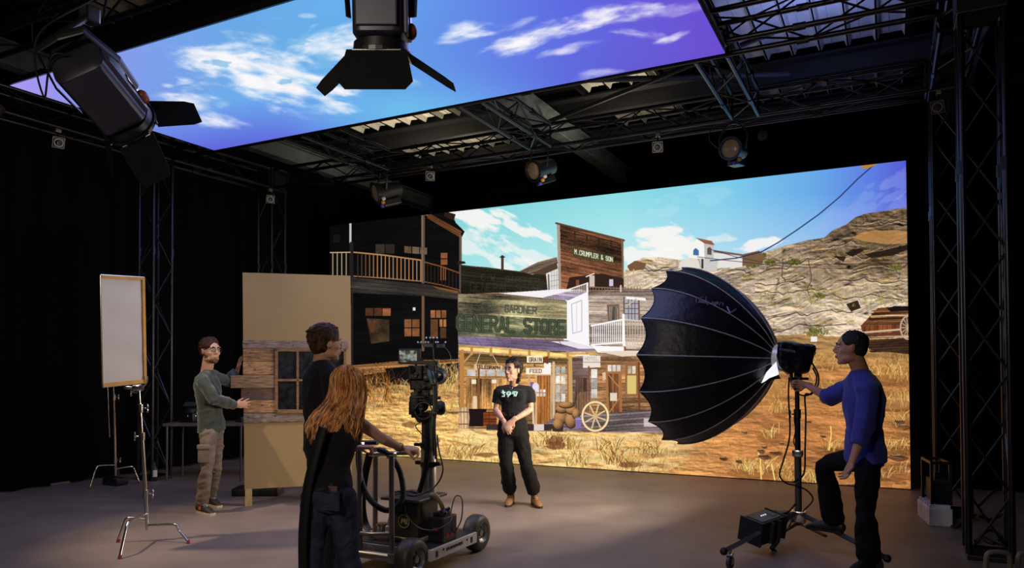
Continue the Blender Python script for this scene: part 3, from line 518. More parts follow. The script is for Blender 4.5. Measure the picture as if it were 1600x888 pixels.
# ---- picture on the ceiling: blue sky with clouds
cv = Canvas(-20, -210, 1180, 250, 1.6); X, Y = cv.X, cv.Y
t = np.clip((X-20)/1110, 0, 1)
near = np.clip((Y-(137+(X-18)*.0))/1, 0, 1)
base = ramp(t, [(0, (168, 150, 238)), (.1, (140, 150, 236)), (.3, (108, 168, 232)), (.45, (104, 176, 236)), (.6, (98, 146, 232)), (.78, (92, 104, 222)), (1, (106, 74, 206))])
edge = np.clip(1-((234-.186*(X-333))-Y)/75, 0, 1)*np.clip((640-X)/200, 0, 1); base = mixc(base, np.broadcast_to(C3(92, 84, 222), X.shape+(3,)), edge*.75)
cyn = np.exp(-((X-640)/170)**2-((Y-175)/45)**2); base = mixc(base, np.broadcast_to(C3(112, 206, 238), X.shape+(3,)), cyn*.6)
base = base*(1+.06*(fbm(X/200, Y/60, 5, 4)[..., None]-.5)); cv.I[:] = base
W_ = (250, 247, 250)
for a in [(405, 112, 135, 50, .22, 21, 1.05), (350, 84, 80, 18, -.05, 22, 1), (300, 155, 60, 22, .15, 23, .95), (315, 183, 68, 14, .25, 24, .9), (470, 135, 100, 32, .2, 25, 1), (505, 60, 60, 22, -.35, 26, .9), (545, 75, 60, 26, 0, 27, .9),
          (262, 135, 12, 5, .1, 28, .8), (290, 128, 18, 7, -.1, 29, .8), (640, 128, 22, 8, .2, 30, .5), (432, 28, 16, 7, 0, 31, .5), (480, 25, 14, 4, 0, 32, .4),
          (735, 45, 52, 15, -.08, 33, .95), (715, 62, 44, 9, -.1, 34, .8), (830, 62, 70, 20, -.28, 35, 1.05), (910, 35, 75, 15, -.25, 36, 1), (965, 20, 70, 16, -.15, 37, .85), (880, 80, 26, 7, -.15, 38, .7), (1000, 52, 60, 8, .1, 39, .85), (1045, 60, 30, 7, -.3, 40, .8),
          (930, 118, 60, 9, -.1, 41, .55), (1060, 15, 50, 10, -.2, 42, .4), (800, 40, 40, 8, -.3, 43, .5), (890, 75, 50, 7, -.25, 44, .6),
          (200, -60, 160, 60, .1, 45, .9), (600, -90, 200, 50, -.2, 46, .9), (900, -80, 120, 40, -.3, 47, .8), (420, -10, 40, 8, 0, 48, .3)]:
    cloud(cv, *a[:6], dens=min(1, a[6]), col=W_, sx=46, sy=13, soft=1.35, thr=-.12)
for (x, y, a, b) in [(445, 128, 14, 7), (508, 98, 12, 9), (350, 100, 40, 6), (470, 68, 22, 6)]:
    cloud(cv, x, y, a, b, .1, int(x), dens=.7, col=(120, 186, 226), sx=20, sy=9)
IMG_CEIL = to_image(cv, 'cloudy_sky_picture', 1500, 580, lambda u, v: np.stack([CX0+u*(CX1-CX0), CY0+v*(CY1-CY0), u*0+CH], -1))
def screen_mat(name, im, gain):
    m = bpy.data.materials.new(name); m.use_nodes = True; nt = m.node_tree; b = nt.nodes['Principled BSDF']
    b.inputs['Base Color'].default_value = (.005, .005, .0055, 1); b.inputs['Roughness'].default_value = .7; b.inputs['Specular IOR Level'].default_value = .1
    tx = nt.nodes.new('ShaderNodeTexImage'); tx.image = im; tx.interpolation = 'Linear'; tx.extension = 'EXTEND'
    nt.links.new(tx.outputs[0], b.inputs['Emission Color']); b.inputs['Emission Strength'].default_value = gain
    return m
del cv, X, Y, sky
# ---------------------------------------------------------------- materials
FLOOR = mat('studio_floor', (138, 122, 112), rough=.46, var=.13, scale=1.6, bump=.05, bscale=9, spec=.35)
BLK = mat('black_drape', (8, 8, 9), rough=.95, var=.1, spec=.1)
BMET = mat('black_painted_metal', (26, 26, 29), rough=.38, var=.1, spec=.6)
TRUSSM = mat('black_truss_metal', (58, 58, 66), rough=.3, metal=.85, var=.1)
BPLAS = mat('black_plastic', (32, 32, 35), rough=.45, var=.1)
RUB = mat('black_rubber', (20, 20, 21), rough=.6, var=.1)
CHROME = mat('chrome', (205, 200, 195), rough=.2, metal=1, var=.04)
ALU = mat('brushed_aluminium', (168, 160, 150), rough=.38, metal=.8, var=.06)
GREY = mat('grey_metal', (92, 92, 94), rough=.45, metal=.5)
ROOF = mat('roof_sheet_light', (186, 182, 168), rough=.7, var=.1, scale=3)
ROOFD = mat('roof_sheet_dark', (16, 16, 17), rough=.95, spec=.1)
STEEL = mat('primer_steel_beam', (118, 128, 128), rough=.6, var=.2, scale=5)
PURL = mat('galvanised_purlin', (30, 30, 31), rough=.6, var=.1)
def struct(o): o['kind'] = 'structure'; return o
# ---------------------------------------------------------------- room shell
struct(MB().add([(-14, -5, 0), (6, -5, 0), (6, 15.2, 0), (-14, 15.2, 0)], [(0, 1, 2, 3)]).build('floor', FLOOR))
def drape(p, q, z0, z1, name, amp=.05, wl=.42, m=BLK):
    p = A(*p); q = A(*q); L = np.linalg.norm(q-p); t = (q-p)/L; n_ = A(-t[1], t[0]); N = int(L/.06); mb = MB(); vs = []; fs = []
    for i in range(N+1):
        s_ = L*i/N; o_ = amp*(math.sin(s_*6.28/wl+.8*math.sin(s_*1.3))+.35*math.sin(s_*17)); c = p+t*s_+n_*o_
        vs += [(c[0], c[1], z0), (c[0], c[1], z1)]
    for i in range(N): fs.append((2*i, 2*i+2, 2*i+3, 2*i+1))
    return mb.add(vs, fs).build(name, m, smooth=True)
struct(drape((-9.75, -4.5), (-9.75, 15), .03, 5.2, 'wall_left'))
struct(drape((-9.75, 15), (5.6, 15), .03, 5.7, 'wall_back'))
struct(drape((2.6, 15), (2.6, -4.5), .03, 5.6, 'wall_right'))
struct(drape((-9.75, -4.5), (2.6, -4.5), .03, 5.6, 'wall_rear'))
# black masking cloth either side of and over the LED wall
struct(drape((.33, 10.75), (2.6, 10.75), .03, 4.6, 'trim_1', amp=.03))
struct(drape((-9.75, 10.75), (-9.02, 10.75), .03, 4.6, 'trim_2', amp=.03))
# roof: dark boards with bays of light ribbed sheeting between purlins
ZR = 6.0
struct(MB().add([(-14, -5, ZR+.2), (6, -5, ZR+.2), (6, 17, ZR+.2), (-14, 17, ZR+.2)], [(0, 3, 2, 1)]).build('ceiling', ROOFD))
def ribbed(x0, x1, y0, y1, pitch=.36):
    mb = MB(); vs = []; x = x0; prof = []
    while x < x1-.01:
        prof += [(x, ZR+.12), (x+.03, ZR+.04), (x+.07, ZR+.04), (x+.10, ZR+.12), (x+.19, ZR+.12), (x+.2, ZR+.11), (x+.21, ZR+.12)]; x += pitch
    prof.append((x1, ZR+.12)); prof = [p for p in prof if p[0] <= x1]
    for a, z in prof: vs += [(a, y0, z), (a, y1, z)]
    mb.add(vs, [(2*i, 2*i+1, 2*i+3, 2*i+2) for i in range(len(prof)-1)]); mb.mi = 1; k = 0; x = x0
    while x < x1-.05: mb.box((x+.05, (y0+y1)/2, ZR+.035), (.022, y1-y0, .012)); x += pitch
    for xx in (x0-.03, x1+.03): mb.box((xx, (y0+y1)/2, ZR+.06), (.06, y1-y0, .1))
    return mb.build('ceiling_sheet', [ROOF, ROOFD])
xb = [(-13.3, -11.2), (-9.05, -6.65), (-4.4, -3.13), (-1.95, .27), (1.7, 3.4)]
yb = [(-2.6, -1.3), (-.9, .5), (.95, 2.3), (2.75, 4.2), (4.6, 6.2), (6.4, 7.5), (7.9, 11.35), (12.05, 13.3)]
for x0, x1 in xb:
    for y0, y1 in yb: struct(ribbed(x0, x1, y0, y1))
for i, (y0, y1) in enumerate(yb):
    yn = yb[i+1][0] if i+1 < len(yb) else 13.75
    mb = MB(); yc = (y1+yn)/2
    mb.box((-4, yc, ZR-.06), (20, .05, .26)); mb.box((-4, yc-.1, ZR+.06), (20, .2, .03)); mb.box((-4, yc+.08, ZR-.18), (20, .16, .03))
    struct(mb.build('ceiling_purlin', PURL))
for xc in (-10.1, -4.95, .95):
    mb = MB(); mb.box((xc, 5, ZR-.42), (.02, 24, .3)); mb.box((xc, 5, ZR-.27), (.22, 24, .025)); mb.box((xc, 5, ZR-.57), (.22, 24, .025))
    struct(mb.build('ceiling_beam', STEEL))
mb = MB(); mb.cyl((-4.9, 9.0, ZR-.5), (-1.2, 10.9, ZR-.4), .04); mb.cyl((-4.9, 10.9, ZR-.5), (-1.2, 9.3, ZR-.45), .035); struct(mb.build('ceiling_brace', PURL))
struct(MB().box((-9.72, 6.0, .02), (.02, .25, .03)).build('baseboard_left', ALU))
# ---------------------------------------------------------------- LED screens
def led(name, corner, u, v, back, m, label, cat, nx, ny):
    c = A(*corner); u = A(*u); v = A(*v); back = A(*back); t = thing(name, c, label, cat)
    mb = MB(); q = [c, c+u, c+u+v, c+v]; mb.add(q, [(0, 1, 2, 3)])
    o = mb.build('screen', m, t); uv = o.data.uv_layers.new(name='uv')
    for l in o.data.loops:
        p = np.array(o.data.vertices[l.vertex_index].co)+c-c; uv.data[l.index].uv = (p@u/(u@u), p@v/(v@v))
    bn = nrm(back); MB().prism([x+bn*.012 for x in q], back).build('cabinet_housing', BMET, t)
    mb = MB(); e = .012
    for k in range(nx+1):
        a = c+u*k/nx; mb.box(a+v/2+bn*(np.linalg.norm(back)+.01), (.03, .02, np.linalg.norm(v)), ax=(nrm(u), bn, nrm(v)))
    mb.build('rear_frame', BMET, t)
    return t
led('led_wall', (WXL, WY, 0.012), (WXR-WXL, 0, 0), (0, 0, WZT-.012), (0, .09, 0), screen_mat('wall_screen', IMG_WALL, WALL_GAIN), 'huge LED wall showing a sunlit western town street and rocky hill', 'LED screen', 18, 8)
led('led_ceiling', (CX0, CY0, CH), (CX1-CX0, 0, 0), (0, CY1-CY0, 0), (0, 0, .055), screen_mat('ceiling_screen', IMG_CEIL, CEIL_GAIN), 'overhead LED panel showing blue sky and white clouds', 'LED screen', 13, 5)
# ---------------------------------------------------------------- trusses
TW = .145
def truss(name, p, q, label, cat, group, up=(0, 0, 1), w=TW, step=.5, ends=True):
    p = A(*p); q = A(*q); t = thing(name, p, label, cat, group); d = q-p; L = np.linalg.norm(d); d = d/L
    u = nrm(A(*up)-d*(A(*up)@d)); s_ = np.cross(d, u); cor = [u*w+s_*w, u*w-s_*w, -u*w-s_*w, -u*w+s_*w]
    for c in cor: MB().cyl(p+c, q+c, .025, 10).build('chord', TRUSSM, t, smooth=True)
    n = max(2, int(round(L/step)))
    for i in range(4):
        a, b = cor[i], cor[(i+1) % 4]; mb = MB()
        for k in range(n):
            s0, s1 = p+d*L*k/n, p+d*L*(k+1)/n
            if (k+i) % 2 == 0: mb.cyl(s0+a, s1+b, .010, 6)
            else: mb.cyl(s0+b, s1+a, .010, 6)
        for k in (0, n): mb.cyl(p+d*L*k/n+a, p+d*L*k/n+b, .012, 6)
        mb.build('lacing', TRUSSM, t)
    m_ = max(1, int(L/2.4))
    for k in range(1, m_+1):
        s0 = p+d*min(L-.05, k*L/(m_+.4))
        for c in cor: MB().cyl(s0+c-d*.05, s0+c+d*.05, .034, 8).build('splice_collar', TRUSSM, t)
    return t
ZT_ = 4.4+TW
g1 = 'lighting truss grid'
truss('lighting_truss', (-8.70, 8.9, ZT_), (.38, 8.9, ZT_), 'long black box truss running in front of the LED wall top', 'truss', g1)
truss('lighting_truss', (-8.9, 1.6, ZT_), (-8.9, 8.70, ZT_), 'black box truss along the left black drapes', 'truss', g1)
truss('lighting_truss', (.57, 7.24, ZT_), (.57, 8.70, ZT_), 'short black box truss joining the two right truss towers', 'truss', g1)
truss('lighting_truss', (-8.74, 6.75, ZT_), (.44, 6.75, ZT_), 'black box truss crossing above the front edge of the sky panel, its right end bare', 'truss', g1)
truss('lighting_truss', (-8.74, 3.75, ZT_+.02), (.57, 3.75, ZT_+.02), 'black box truss nearest the camera beside the sky panel near edge', 'truss', g1)
truss('lighting_truss', (-8.74, 2.7, ZT_+.3), (-3.0, 2.7, ZT_+.3), 'black box truss at the upper left corner, highest of them', 'truss', g1)
for x, l in ((-6.6, 'leftmost of the three slanting cross trusses behind the sky panel'), (-4.03, 'middle one of the three slanting cross trusses behind the sky panel'), (-1.44, 'rightmost cross truss behind the sky panel, glowing blue')):
    truss('cross_truss', (x, 6.92, ZT_), (x, 8.74, ZT_), l, 'truss', 'cross trusses over the sky panel')
def tower(x, y, label, z=4.36, blk=True):
    t = truss('truss_tower', (x, y, .05), (x, y, z), label, 'truss tower', 'upright truss towers', up=(1, 0, 0))
    mb = MB(); mb.bbox((x, y, .02), (.32, .32, .04), .008); mb.build('base_plate', BMET, t)
    if blk: MB().bbox((x, y, ZT_), (.35, .35, .36), .01).build('sleeve_block', BMET, t)
    return t
tower(-9.04, 6.88, 'black truss tower standing at left, just right of the white frame', 4.36, False)
tower(-8.9, 8.9, 'black truss tower rising behind the tan set panel', 4.4)
tower(.69, 7.05, 'nearest black truss tower at the right edge')
tower(.57, 8.9, 'black truss tower beside the right end of the LED wall')
# ---------------------------------------------------------------- hanging lights and tracking cameras
LENS = mat('frosted_lens', (120, 104, 86), rough=.25, var=.3, scale=6, emit=(120, 92, 66), estr=.12)
YEL = mat('yellow_knob', (214, 150, 30), rough=.5); WHT = mat('white_plastic', (214, 210, 202), rough=.5); BLU = mat('blue_knob', (70, 76, 180), rough=.5)
SIL = mat('silver_ring', (150, 146, 142), rough=.35, metal=.6)
GREYHOUSE = mat('dark_grey_housing', (60, 58, 74), rough=.38, metal=.3, var=.12)
def fresnel(px, py, d, label, yaw, tilt):
    c = Gy(px, py, 8.8); t = thing('fresnel_light', c, label, 'stage light', 'round stage lights on the front truss')
    ax = nrm(A(math.cos(yaw)*math.cos(tilt), math.sin(yaw)*math.cos(tilt), -math.sin(tilt))); s_, u = frame(ax); up = s_ if abs(s_[2]) > abs(u[2]) else u
    if up[2] < 0: up = -up
    sd = nrm(np.cross(ax, up)); X = (ax, sd, up)
    MB().lathe(c, ax, [(-.22, .05), (-.2, .085), (-.05, .10), (.02, .105), (.06, .12), (.1, .125), (.1, .108), (.085, .105)], 24).build('housing', BMET, t, smooth=True)
    MB().lathe(c+ax*.075, ax, [(0, .104), (.012, .09), (.024, .05), (.028, .005)], 24).build('lens', LENS, t, smooth=True)
    MB().bbox(c-up*.13-ax*.06, (.2, .12, .07), .01, X).build('ballast_box', BMET, t)
    yk = [c+sd*.135, c+sd*.15+A(0, 0, .14), c+sd*.08+A(0, 0, .25), c+A(0, 0, .28), c-sd*.08+A(0, 0, .25), c-sd*.15+A(0, 0, .14), c-sd*.135]
    MB().loft(spline(yk, 5), .012, n=8).build('yoke', BMET, t, smooth=True)
    MB().cyl(c+A(0, 0, .27), A(c[0], c[1], max(4.39, c[2]+.3)), .018).build('hanging_clamp', BMET, t)
    for k, (m, n_) in enumerate(((WHT, 'white_knob'), (YEL, 'yellow_knob'), (BLU, 'blue_knob'))):
        q = c-up*(.09+.03*k)-sd*(.13-.05*k)*(1)+ax*.06; MB().ell(q, (.024, .024, .022)).build(n_, m, t, smooth=True)
    cable('power_cable', [c-ax*.2, c-ax*.2+sd*.15+A(0, 0, .02), c+sd*.26+A(0, 0, .15), c+sd*.2+A(0, 0, .3), A(c[0]+.05, c[1]+.05, 4.39)], .006, BPLAS, t)
    return t
fresnel(598, 300, 11.9, 'round lens stage light on the front truss, lowest left of the three', -2.2, .3).scale = (1.35,)*3
fresnel(842, 265, 10.0, 'round lens stage light on the front truss, middle of the three', -2.0, .35).scale = (1.2,)*3
fresnel(1146, 234, 8.8, 'round lens stage light on the front truss, rightmost and most face-on', -1.75, .1).scale = (1.1,)*3
def tracker(px, py, d, label, zt=4.39):
    c = d; t = thing('tracking_camera', c, label, 'tracking camera', 'small square tracking cameras on the trusses')
    ax = nrm(A(-3.4, 6.0, 1.2)-c) if False else nrm(CAM+A(-1.5, 3, -.3)-c); sd = nrm(np.cross(ax, A(0, 0, 1))); up = np.cross(sd, ax); X = (sd, ax, up)
    MB().bbox(c, (.125, .09, .125), .012, X).build('camera_body', BMET, t)
    MB().lathe(c+ax*.045, ax, [(0, .05), (.012, .05), (.012, .040), (.002, .040)], 24, caps=False).build('ring_light', SIL, t, smooth=True)
    MB().lathe(c+ax*.045, ax, [(0, .026), (.03, .026), (.03, .018), (.026, .002)], 18).build('lens', BPLAS, t, smooth=True)
    mb = MB()
    for a, b in ((1, 0), (-1, 0), (0, 1), (0, -1)):
        mb.box(c+sd*a*.062+up*b*.062+ax*.044, (.004 if a else .12, .006, .004 if b else .12), X)
    mb.build('bezel', SIL, t)
    MB().cyl(c+up*.06, A(c[0], c[1], max(zt, c[2]+.2)), .012).build('mounting_arm', BMET, t)
    MB().bbox(A(c[0], c[1], c[2]+.14), (.05, .07, .05), .008).build('clamp', SIL, t)
    return t
tracker(90, 222, Gx(90, 222, -8.78), 'small square tracking camera against the left black drapes')
tracker(422, 311, Gy(422, 311, 8.72), 'small square tracking camera above the tan set panel')
tracker(672, 275, Gy(672, 275, 8.8), 'small square tracking camera right of the lowest left stage light')
tracker(1028, 229, Gy(1028, 229, 8.8), 'small square tracking camera between the middle and rightmost stage lights')
tracker(1467, 166, Gy(1467, 166, 8.72), 'small square tracking camera at the right end of the front truss')
# two big lamps with barn doors near the camera
def barn_lamp(c, ax, side, label, sc_, doors, top, brk):
    c = A(*c); ax = nrm(ax); t = thing('barn_door_light', c, label, 'film light', 'large film lights with barn doors')
    sd = nrm(side-ax*(side@ax)); up = np.cross(ax, sd); X = (sd, up, ax); S = sc_
    # extruded heat-sink body: rounded square section with fins and side panel
    def ring(z, w, h, r, n=6):
        out = []
        for (i, j, q0) in ((1, 1, 0), (-1, 1, 90), (-1, -1, 180), (1, -1, 270)):
            for k in range(n):
                th = math.radians(q0+90*k/(n-1)); out.append(c+ax*z+sd*((w-r)*i+r*math.cos(th))+up*((h-r)*j+r*math.sin(th)))
        return out
    mb = MB(); secs = [(-.30*S, .10*S, .10*S), (-.28*S, .125*S, .125*S), (.10*S, .125*S, .125*S), (.12*S, .105*S, .105*S)]
    vs = []; 
    for z, w, h in secs: vs += ring(z, w, h, .05*S)
    n = 24; fs = [(i*n+k, i*n+(k+1) % n, (i+1)*n+(k+1) % n, (i+1)*n+k) for i in range(3) for k in range(n)]+[tuple(range(n)), tuple(range(3*n, 4*n))]
    mb.add(vs, fs).build('housing', GREYHOUSE, t, smooth=True)
    mb = MB(); mb.bbox(c+sd*.13*S-ax*.08*S, (.03*S, .16*S, .36*S), .008, X); mb.build('control_panel', mat('violet_grey_panel', (70, 66, 96), rough=.4), t)
    mb = MB(); mb.box(c+sd*.147*S-ax*.02*S, (.006*S, .06*S, .11*S), X); mb.build('display_window', mat('display_glass', (10, 10, 14), rough=.1), t)
    mb = MB()
    for k in range(6): mb.bbox(c-up*.13*S+sd*(k-2.5)*.036*S-ax*.09*S, (.006*S, .02*S, .36*S), .002, X)
    mb.build('cooling_fins', BMET, t)
    mb = MB()
    for i in (-1, 1): mb.bbox(c+up*.13*S*i-ax*.1*S, (.2*S, .018*S, .36*S), .006, X)
    mb.build('side_cover', GREYHOUSE, t)
    MB().lathe(c+ax*.12*S, ax, [(0, .09*S), (.01*S, .135*S), (.05*S, .14*S), (.06*S, .125*S), (.03*S, .11*S)], 28).build('front_ring', BMET, t, smooth=True)
    MB().lathe(c+ax*.15*S, ax, [(0, .108*S), (.006*S, .06*S), (.008*S, .004)], 24).build('lens', LENS, t, smooth=True)
    MB().ell(c+sd*.15*S+ax*.07*S, (.03*S, .035*S, .04*S), X).build('tilt_knob', mat('amber_knob', (150, 76, 36), rough=.4), t, smooth=True)
    o_ = c+ax*.185*S
    MB().lathe(o_-ax*.01*S, ax, [(0, .15*S), (.02*S, .15*S), (.02*S, .13*S), (0, .13*S), (0, .15*S)], 28, caps=False).build('barn_door_ring', BMET, t)
    for k, (ang, open_, w0, w1, L) in enumerate(doors):
        d_ = sd*math.cos(ang)+up*math.sin(ang); tt = np.cross(ax, d_); out = nrm(d_*math.sin(open_)+ax*math.cos(open_)); base = o_+d_*.135*S+ax*.01
        nn = nrm(np.cross(tt, out))*.004
        MB().prism([base-tt*w0*S, base+tt*w0*S, base+tt*w1*S+out*L*S*.8, base+tt*w1*.8*S+out*L*S, base-tt*w1*.8*S+out*L*S, base-tt*w1*S+out*L*S*.8], nn).build('barn_door', mat('matt_black_door', (11, 11, 13), rough=.75, spec=.2), t)
        MB().cyl(base-tt*w0*S*.8, base+tt*w0*S*.8, .006*S).build('hinge', CHROME, t)
    yk = [c+sd*.16*S*brk, c+sd*.17*S*brk-ax*.18*S, c-ax*.4*S+sd*.12*S*brk, c-ax*.42*S, c-ax*.4*S-sd*.12*S*brk, c-sd*.17*S*brk-ax*.18*S, c-sd*.16*S*brk]
    MB().loft(yk, [(.022*S, .006*S)]*7, n=8).build('yoke', BMET, t)
    y0 = c-ax*.42*S; MB().cyl(y0, A(*top), .02).build('hanging_pole', BMET, t); MB().bbox(A(*top), (.09, .09, .1), .01).build('pipe_clamp', CHROME, t)
    cable('power_cable', [c-ax*.3*S, c-ax*.34*S-sd*.1, c-ax*.2*S-sd*.22*S+A(0, 0, -.05), y0-sd*.12+A(0, 0, .05), A(*top)+A(.06, 0, .1)], .006, BPLAS, t)
    return t
# left one: tilted, doors toward the lower right
q0 = P(131, 108, 4.55); q1 = P(196, 186, 4.95); ax1 = q1-q0
barn_lamp((q0+q1)/2+nrm(ax1)*.04, ax1, RT*.9+UP*.75-FW*.4, 'large barn door film light hanging at upper left in front of the sky panel', 1.22,
          [(0.0, 1.05, .11, .10, .24), (1.57, 1.2, .10, .09, .26), (3.14, .5, .10, .08, .26), (4.71, .35, .12, .14, .22)], P(140, 24, 4.6), 1)
d2 = 3.6
barn_lamp(P(595, 27, d2), -UP+FW*.10, RT, 'large barn door film light hanging in the middle, pointing straight down', .98,
          [(0.0, 1.0, .11, .10, .27), (1.57, .30, .145, .18, .21), (3.14, .8, .11, .10, .24), (4.71, .25, .11, .11, .11)], P(596, -150, d2), 1)
# the warm lamp glimpsed at the left edge
c = LAMP_L; aim = nrm(Gz(430, 830)-c); t = thing('warm_spotlight', c, 'glowing warm lamp head cut off by the left edge', 'stage light')
MB().lathe(c-aim*.06, aim, [(-.3, .05), (-.28, .1), (0, .11), (.04, .13), (.04, .115), (0, .1)], 24, caps=False).build('housing', BMET, t, smooth=True)
MB().lathe(c-aim*.1, aim, [(0, .095), (.01, .05), (.012, .003)], 20).build('bulb_lens', mat('glowing_lens', (255, 200, 120), emit=(255, 196, 110), estr=4), t)
MB().cyl(c-aim*.15+A(0, 0, .1), A(c[0], c[1], 4.9), .015).build('hanging_clamp', BMET, t)
t = thing('smoke_detector', Gy(1193, 215, 14.97), 'small pale smoke detector on the black back drapes, above the LED wall', 'smoke detector')
MB().lathe(Gy(1193, 215, 15.1), (0, -1, 0), [(0, .1), (.16, .1), (.17, .06), (.175, .002)], 18).build('sensor_body', mat('dull_plastic', (90, 86, 84)), t, smooth=True)
# ---------------------------------------------------------------- stands and white frame
def wing(mb, p, d, s=.03):
    mb.cyl(p, p+d*.05, .007); mb.ell(p+d*.065+A(0, 0, .018), (.009, .009, .022)); mb.ell(p+d*.065-A(0, 0, .018), (.009, .009, .022))
def c_stand(base, feet, top, label, knobs):
    b = A(*base); t = thing('c_stand', (b[0], b[1], 0), label, 'light stand', 'chrome stands carrying the white frame')
    top = A(*top); ax = top-b; at = lambda z: b+ax*(z-b[2])/ax[2]
    MB().cyl(at(b[2]-.14), at(.95), .0175).build('base_column', CHROME, t, smooth=True)
    MB().cyl(at(.9), at(1.22), .013).build('middle_riser', CHROME, t, smooth=True)
    MB().cyl(at(1.2), top, .009).build('top_riser', CHROME, t, smooth=True)
    for k, f in enumerate(feet):
        f = A(*f); o = A(b[0], b[1], b[2]-.05*k); d = f-o; d[2] = 0; L = np.linalg.norm(d); d = d/L
        pts = spline([o+d*.01, o+d*(L*.62)+A(0, 0, .02), o+d*(L*.74)+A(0, 0, 0), o+d*(L*.80)-A(0, 0, .04), f+A(0, 0, .012)], 5)
        MB().loft(pts, .0115, n=10).build('leg', CHROME, t, smooth=True); MB().cyl(f+A(0, 0, .0), f+A(0, 0, .03)-d*.008, .014).build('foot_cap', mat('red_cap', (150, 50, 40)), t)
    for z, dr in knobs:
        mb = MB(); q = at(z); mb.cyl(q-A(0, 0, .035), q+A(0, 0, .035), .026, 14); wing(mb, q, nrm(dr)); mb.build('collar', CHROME, t, smooth=True)
    return t, at
BR = Gz(229, 846, 0); B0 = A(BR[0], BR[1], .24)
dB = (BR-CAM)@FW
topF = P(217, 603, dB)
feet = [Gz(187, 874), Gz(184, 848), Gz(295, 850)]
cs, at = c_stand(B0, feet, topF, 'chrome C-stand standing in the open floor at left', [(.42, RT), (1.18, RT), (.93, -RT)])
mb = MB(); q = P(216, 606, dB); mb.lathe(q-RT*.04, RT, [(0, .03), (.03, .034), (.03, .03), (.05, .03), (.05, .034), (.08, .03)], 18); mb.ell(q-RT*.09, (.045, .016, .016), (RT, FW, UP)); wing(mb, q-A(0, 0, .04), -RT); mb.cyl(q, q+A(0, 0, .12), .008); mb.build('grip_head', CHROME, cs, smooth=True)
MB().loft(spline([q+RT*.03, q+RT*.07+A(0, 0, .04), q+RT*.08+A(0, 0, .1)], 5), .007, n=8).build('hook_arm', CHROME, cs, smooth=True)
BR2 = Gz(180, 758, 0); B2 = A(BR2[0], BR2[1], .26); dB2 = (BR2-CAM)@FW
cs2, at2 = c_stand(B2, [Gz(140, 765), Gz(218, 756), Gz(186, 748)], P(176, 560, dB2), 'chrome C-stand behind the white frame near the left drapes', [(.32, RT), (1.15, RT)])
MB().cyl(P(168, 600, dB2), P(171, 684, dB2), .008).build('hanging_rod', CHROME, cs2)
mb = MB(); c = A(BR2[0], BR2[1], .05); mb.bbox(c, (.30, .18, .10), .03); sb = mb.build('sandbag', BPLAS, None, smooth=True)
tag(sb, 'small black weight lying on the base of the rear chrome stand', 'sandbag')
# white frame with yellow tape edge
dr = dB+.03; dl = dr*.944
FTL, FTR, FBR, FBL = P(157, 430, dl), P(225, 434, dr), P(228, 598, dr), P(160, 605, dl)
t = thing('diffusion_frame', FBR, 'tall white diffusion frame edged with yellow tape on a chrome stand', 'light diffuser')
WD = mat('white_diffusion_cloth', (200, 192, 182), rough=.85, var=.03, scale=3); YT = mat('yellow_tape', (206, 146, 52), rough=.6)
nn = nrm(np.cross(FTR-FTL, FBL-FTL)); mb = MB(); N, M = 12, 24; vs = []
for i in range(N+1):
    for j in range(M+1):
        u, v = i/N, j/M; p = (FTL*(1-u)+FTR*u)*(1-v)+(FBL*(1-u)+FBR*u)*v; vs.append(p+nn*.006*math.sin(v*19)*math.sin(u*3.14)+(FTL-FTR)*.012*math.sin(v*60)*(u < .05))
fs = [(i*(M+1)+j, (i+1)*(M+1)+j, (i+1)*(M+1)+j+1, i*(M+1)+j+1) for i in range(N) for j in range(M)]; mb.add(vs, fs).build('cloth', WD, t, smooth=True)
def strip(a, b, w, inw):
    d = nrm(b-a); s_ = nrm(inw-d*(inw@d)); return MB().prism([a, b, b+s_*w, a+s_*w], -nn*.014)
strip(FTL, FTR, .022, FBL-FTL).build('taped_edge', YT, t); strip(FTR, FBR, .026, FTL-FTR).build('taped_edge', YT, t); strip(FBL, FBR, .03, FTL-FBL).build('taped_edge', YT, t)
mb = MB(); [mb.cyl(a, b, .008) for a, b in ((FTL, FTR), (FTR, FBR), (FBR, FBL), (FBL, FTL))]; mb.build('wire_frame', CHROME, t)
# ---------------------------------------------------------------- set flat with salvaged planks
DL, DR = 8.2, 8.45
TL, TR_, BLp, BRp = P(379, 426, DL), P(547.5, 431, DR), P(382, 765, DL), P(550, 756, DR)
PN = mat('tan_painted_board', (160, 134, 90), rough=.7, var=.04, scale=2)
ex = nrm(TR_-TL); ez = nrm(TL-BLp); ez = nrm(ez-ex*(ex@ez)); en = nrm(np.cross(ex, ez))   # en: toward the camera
if en@(CAM-TL) < 0: en = -en
t = thing('set_flat', Gz(387, 792), 'tall tan board with a salvaged plank wall section and old window', 'set panel')
W_, H_ = np.linalg.norm(TR_-TL), np.linalg.norm(TL-BLp)
def F_(px, py, off=0):           # point on the flat's front face
    r = ray(px, py); k = ((TL+en*off)-CAM)@en/(r@en); return CAM+r*k
MB().prism([TL, TR_, BRp, BLp], -en*.02).build('board', PN, t)
WDM = mat('pale_timber', (196, 164, 112), rough=.7, stretch=(8, 8, 1))
mb = MB(); a = F_(383, 764); b = F_(393, 764); g = Gz(388, 792); h_ = a[2]; mb.prism([a, b, b-A(0, 0, b[2]), a-A(0, 0, a[2])], -en*.05); mb.build('leg', WDM, t)
a = F_(536, 757); b = F_(546, 757); mb = MB(); mb.prism([a, b, b-A(0, 0, b[2]), a-A(0, 0, a[2])], -en*.05); mb.build('leg', WDM, t)
def wood(name, c, c2): return mat(name, c, rough=.8, col2=c2, scale=5, stretch=(2.2, 2.2, 16), bump=.4, bscale=6)
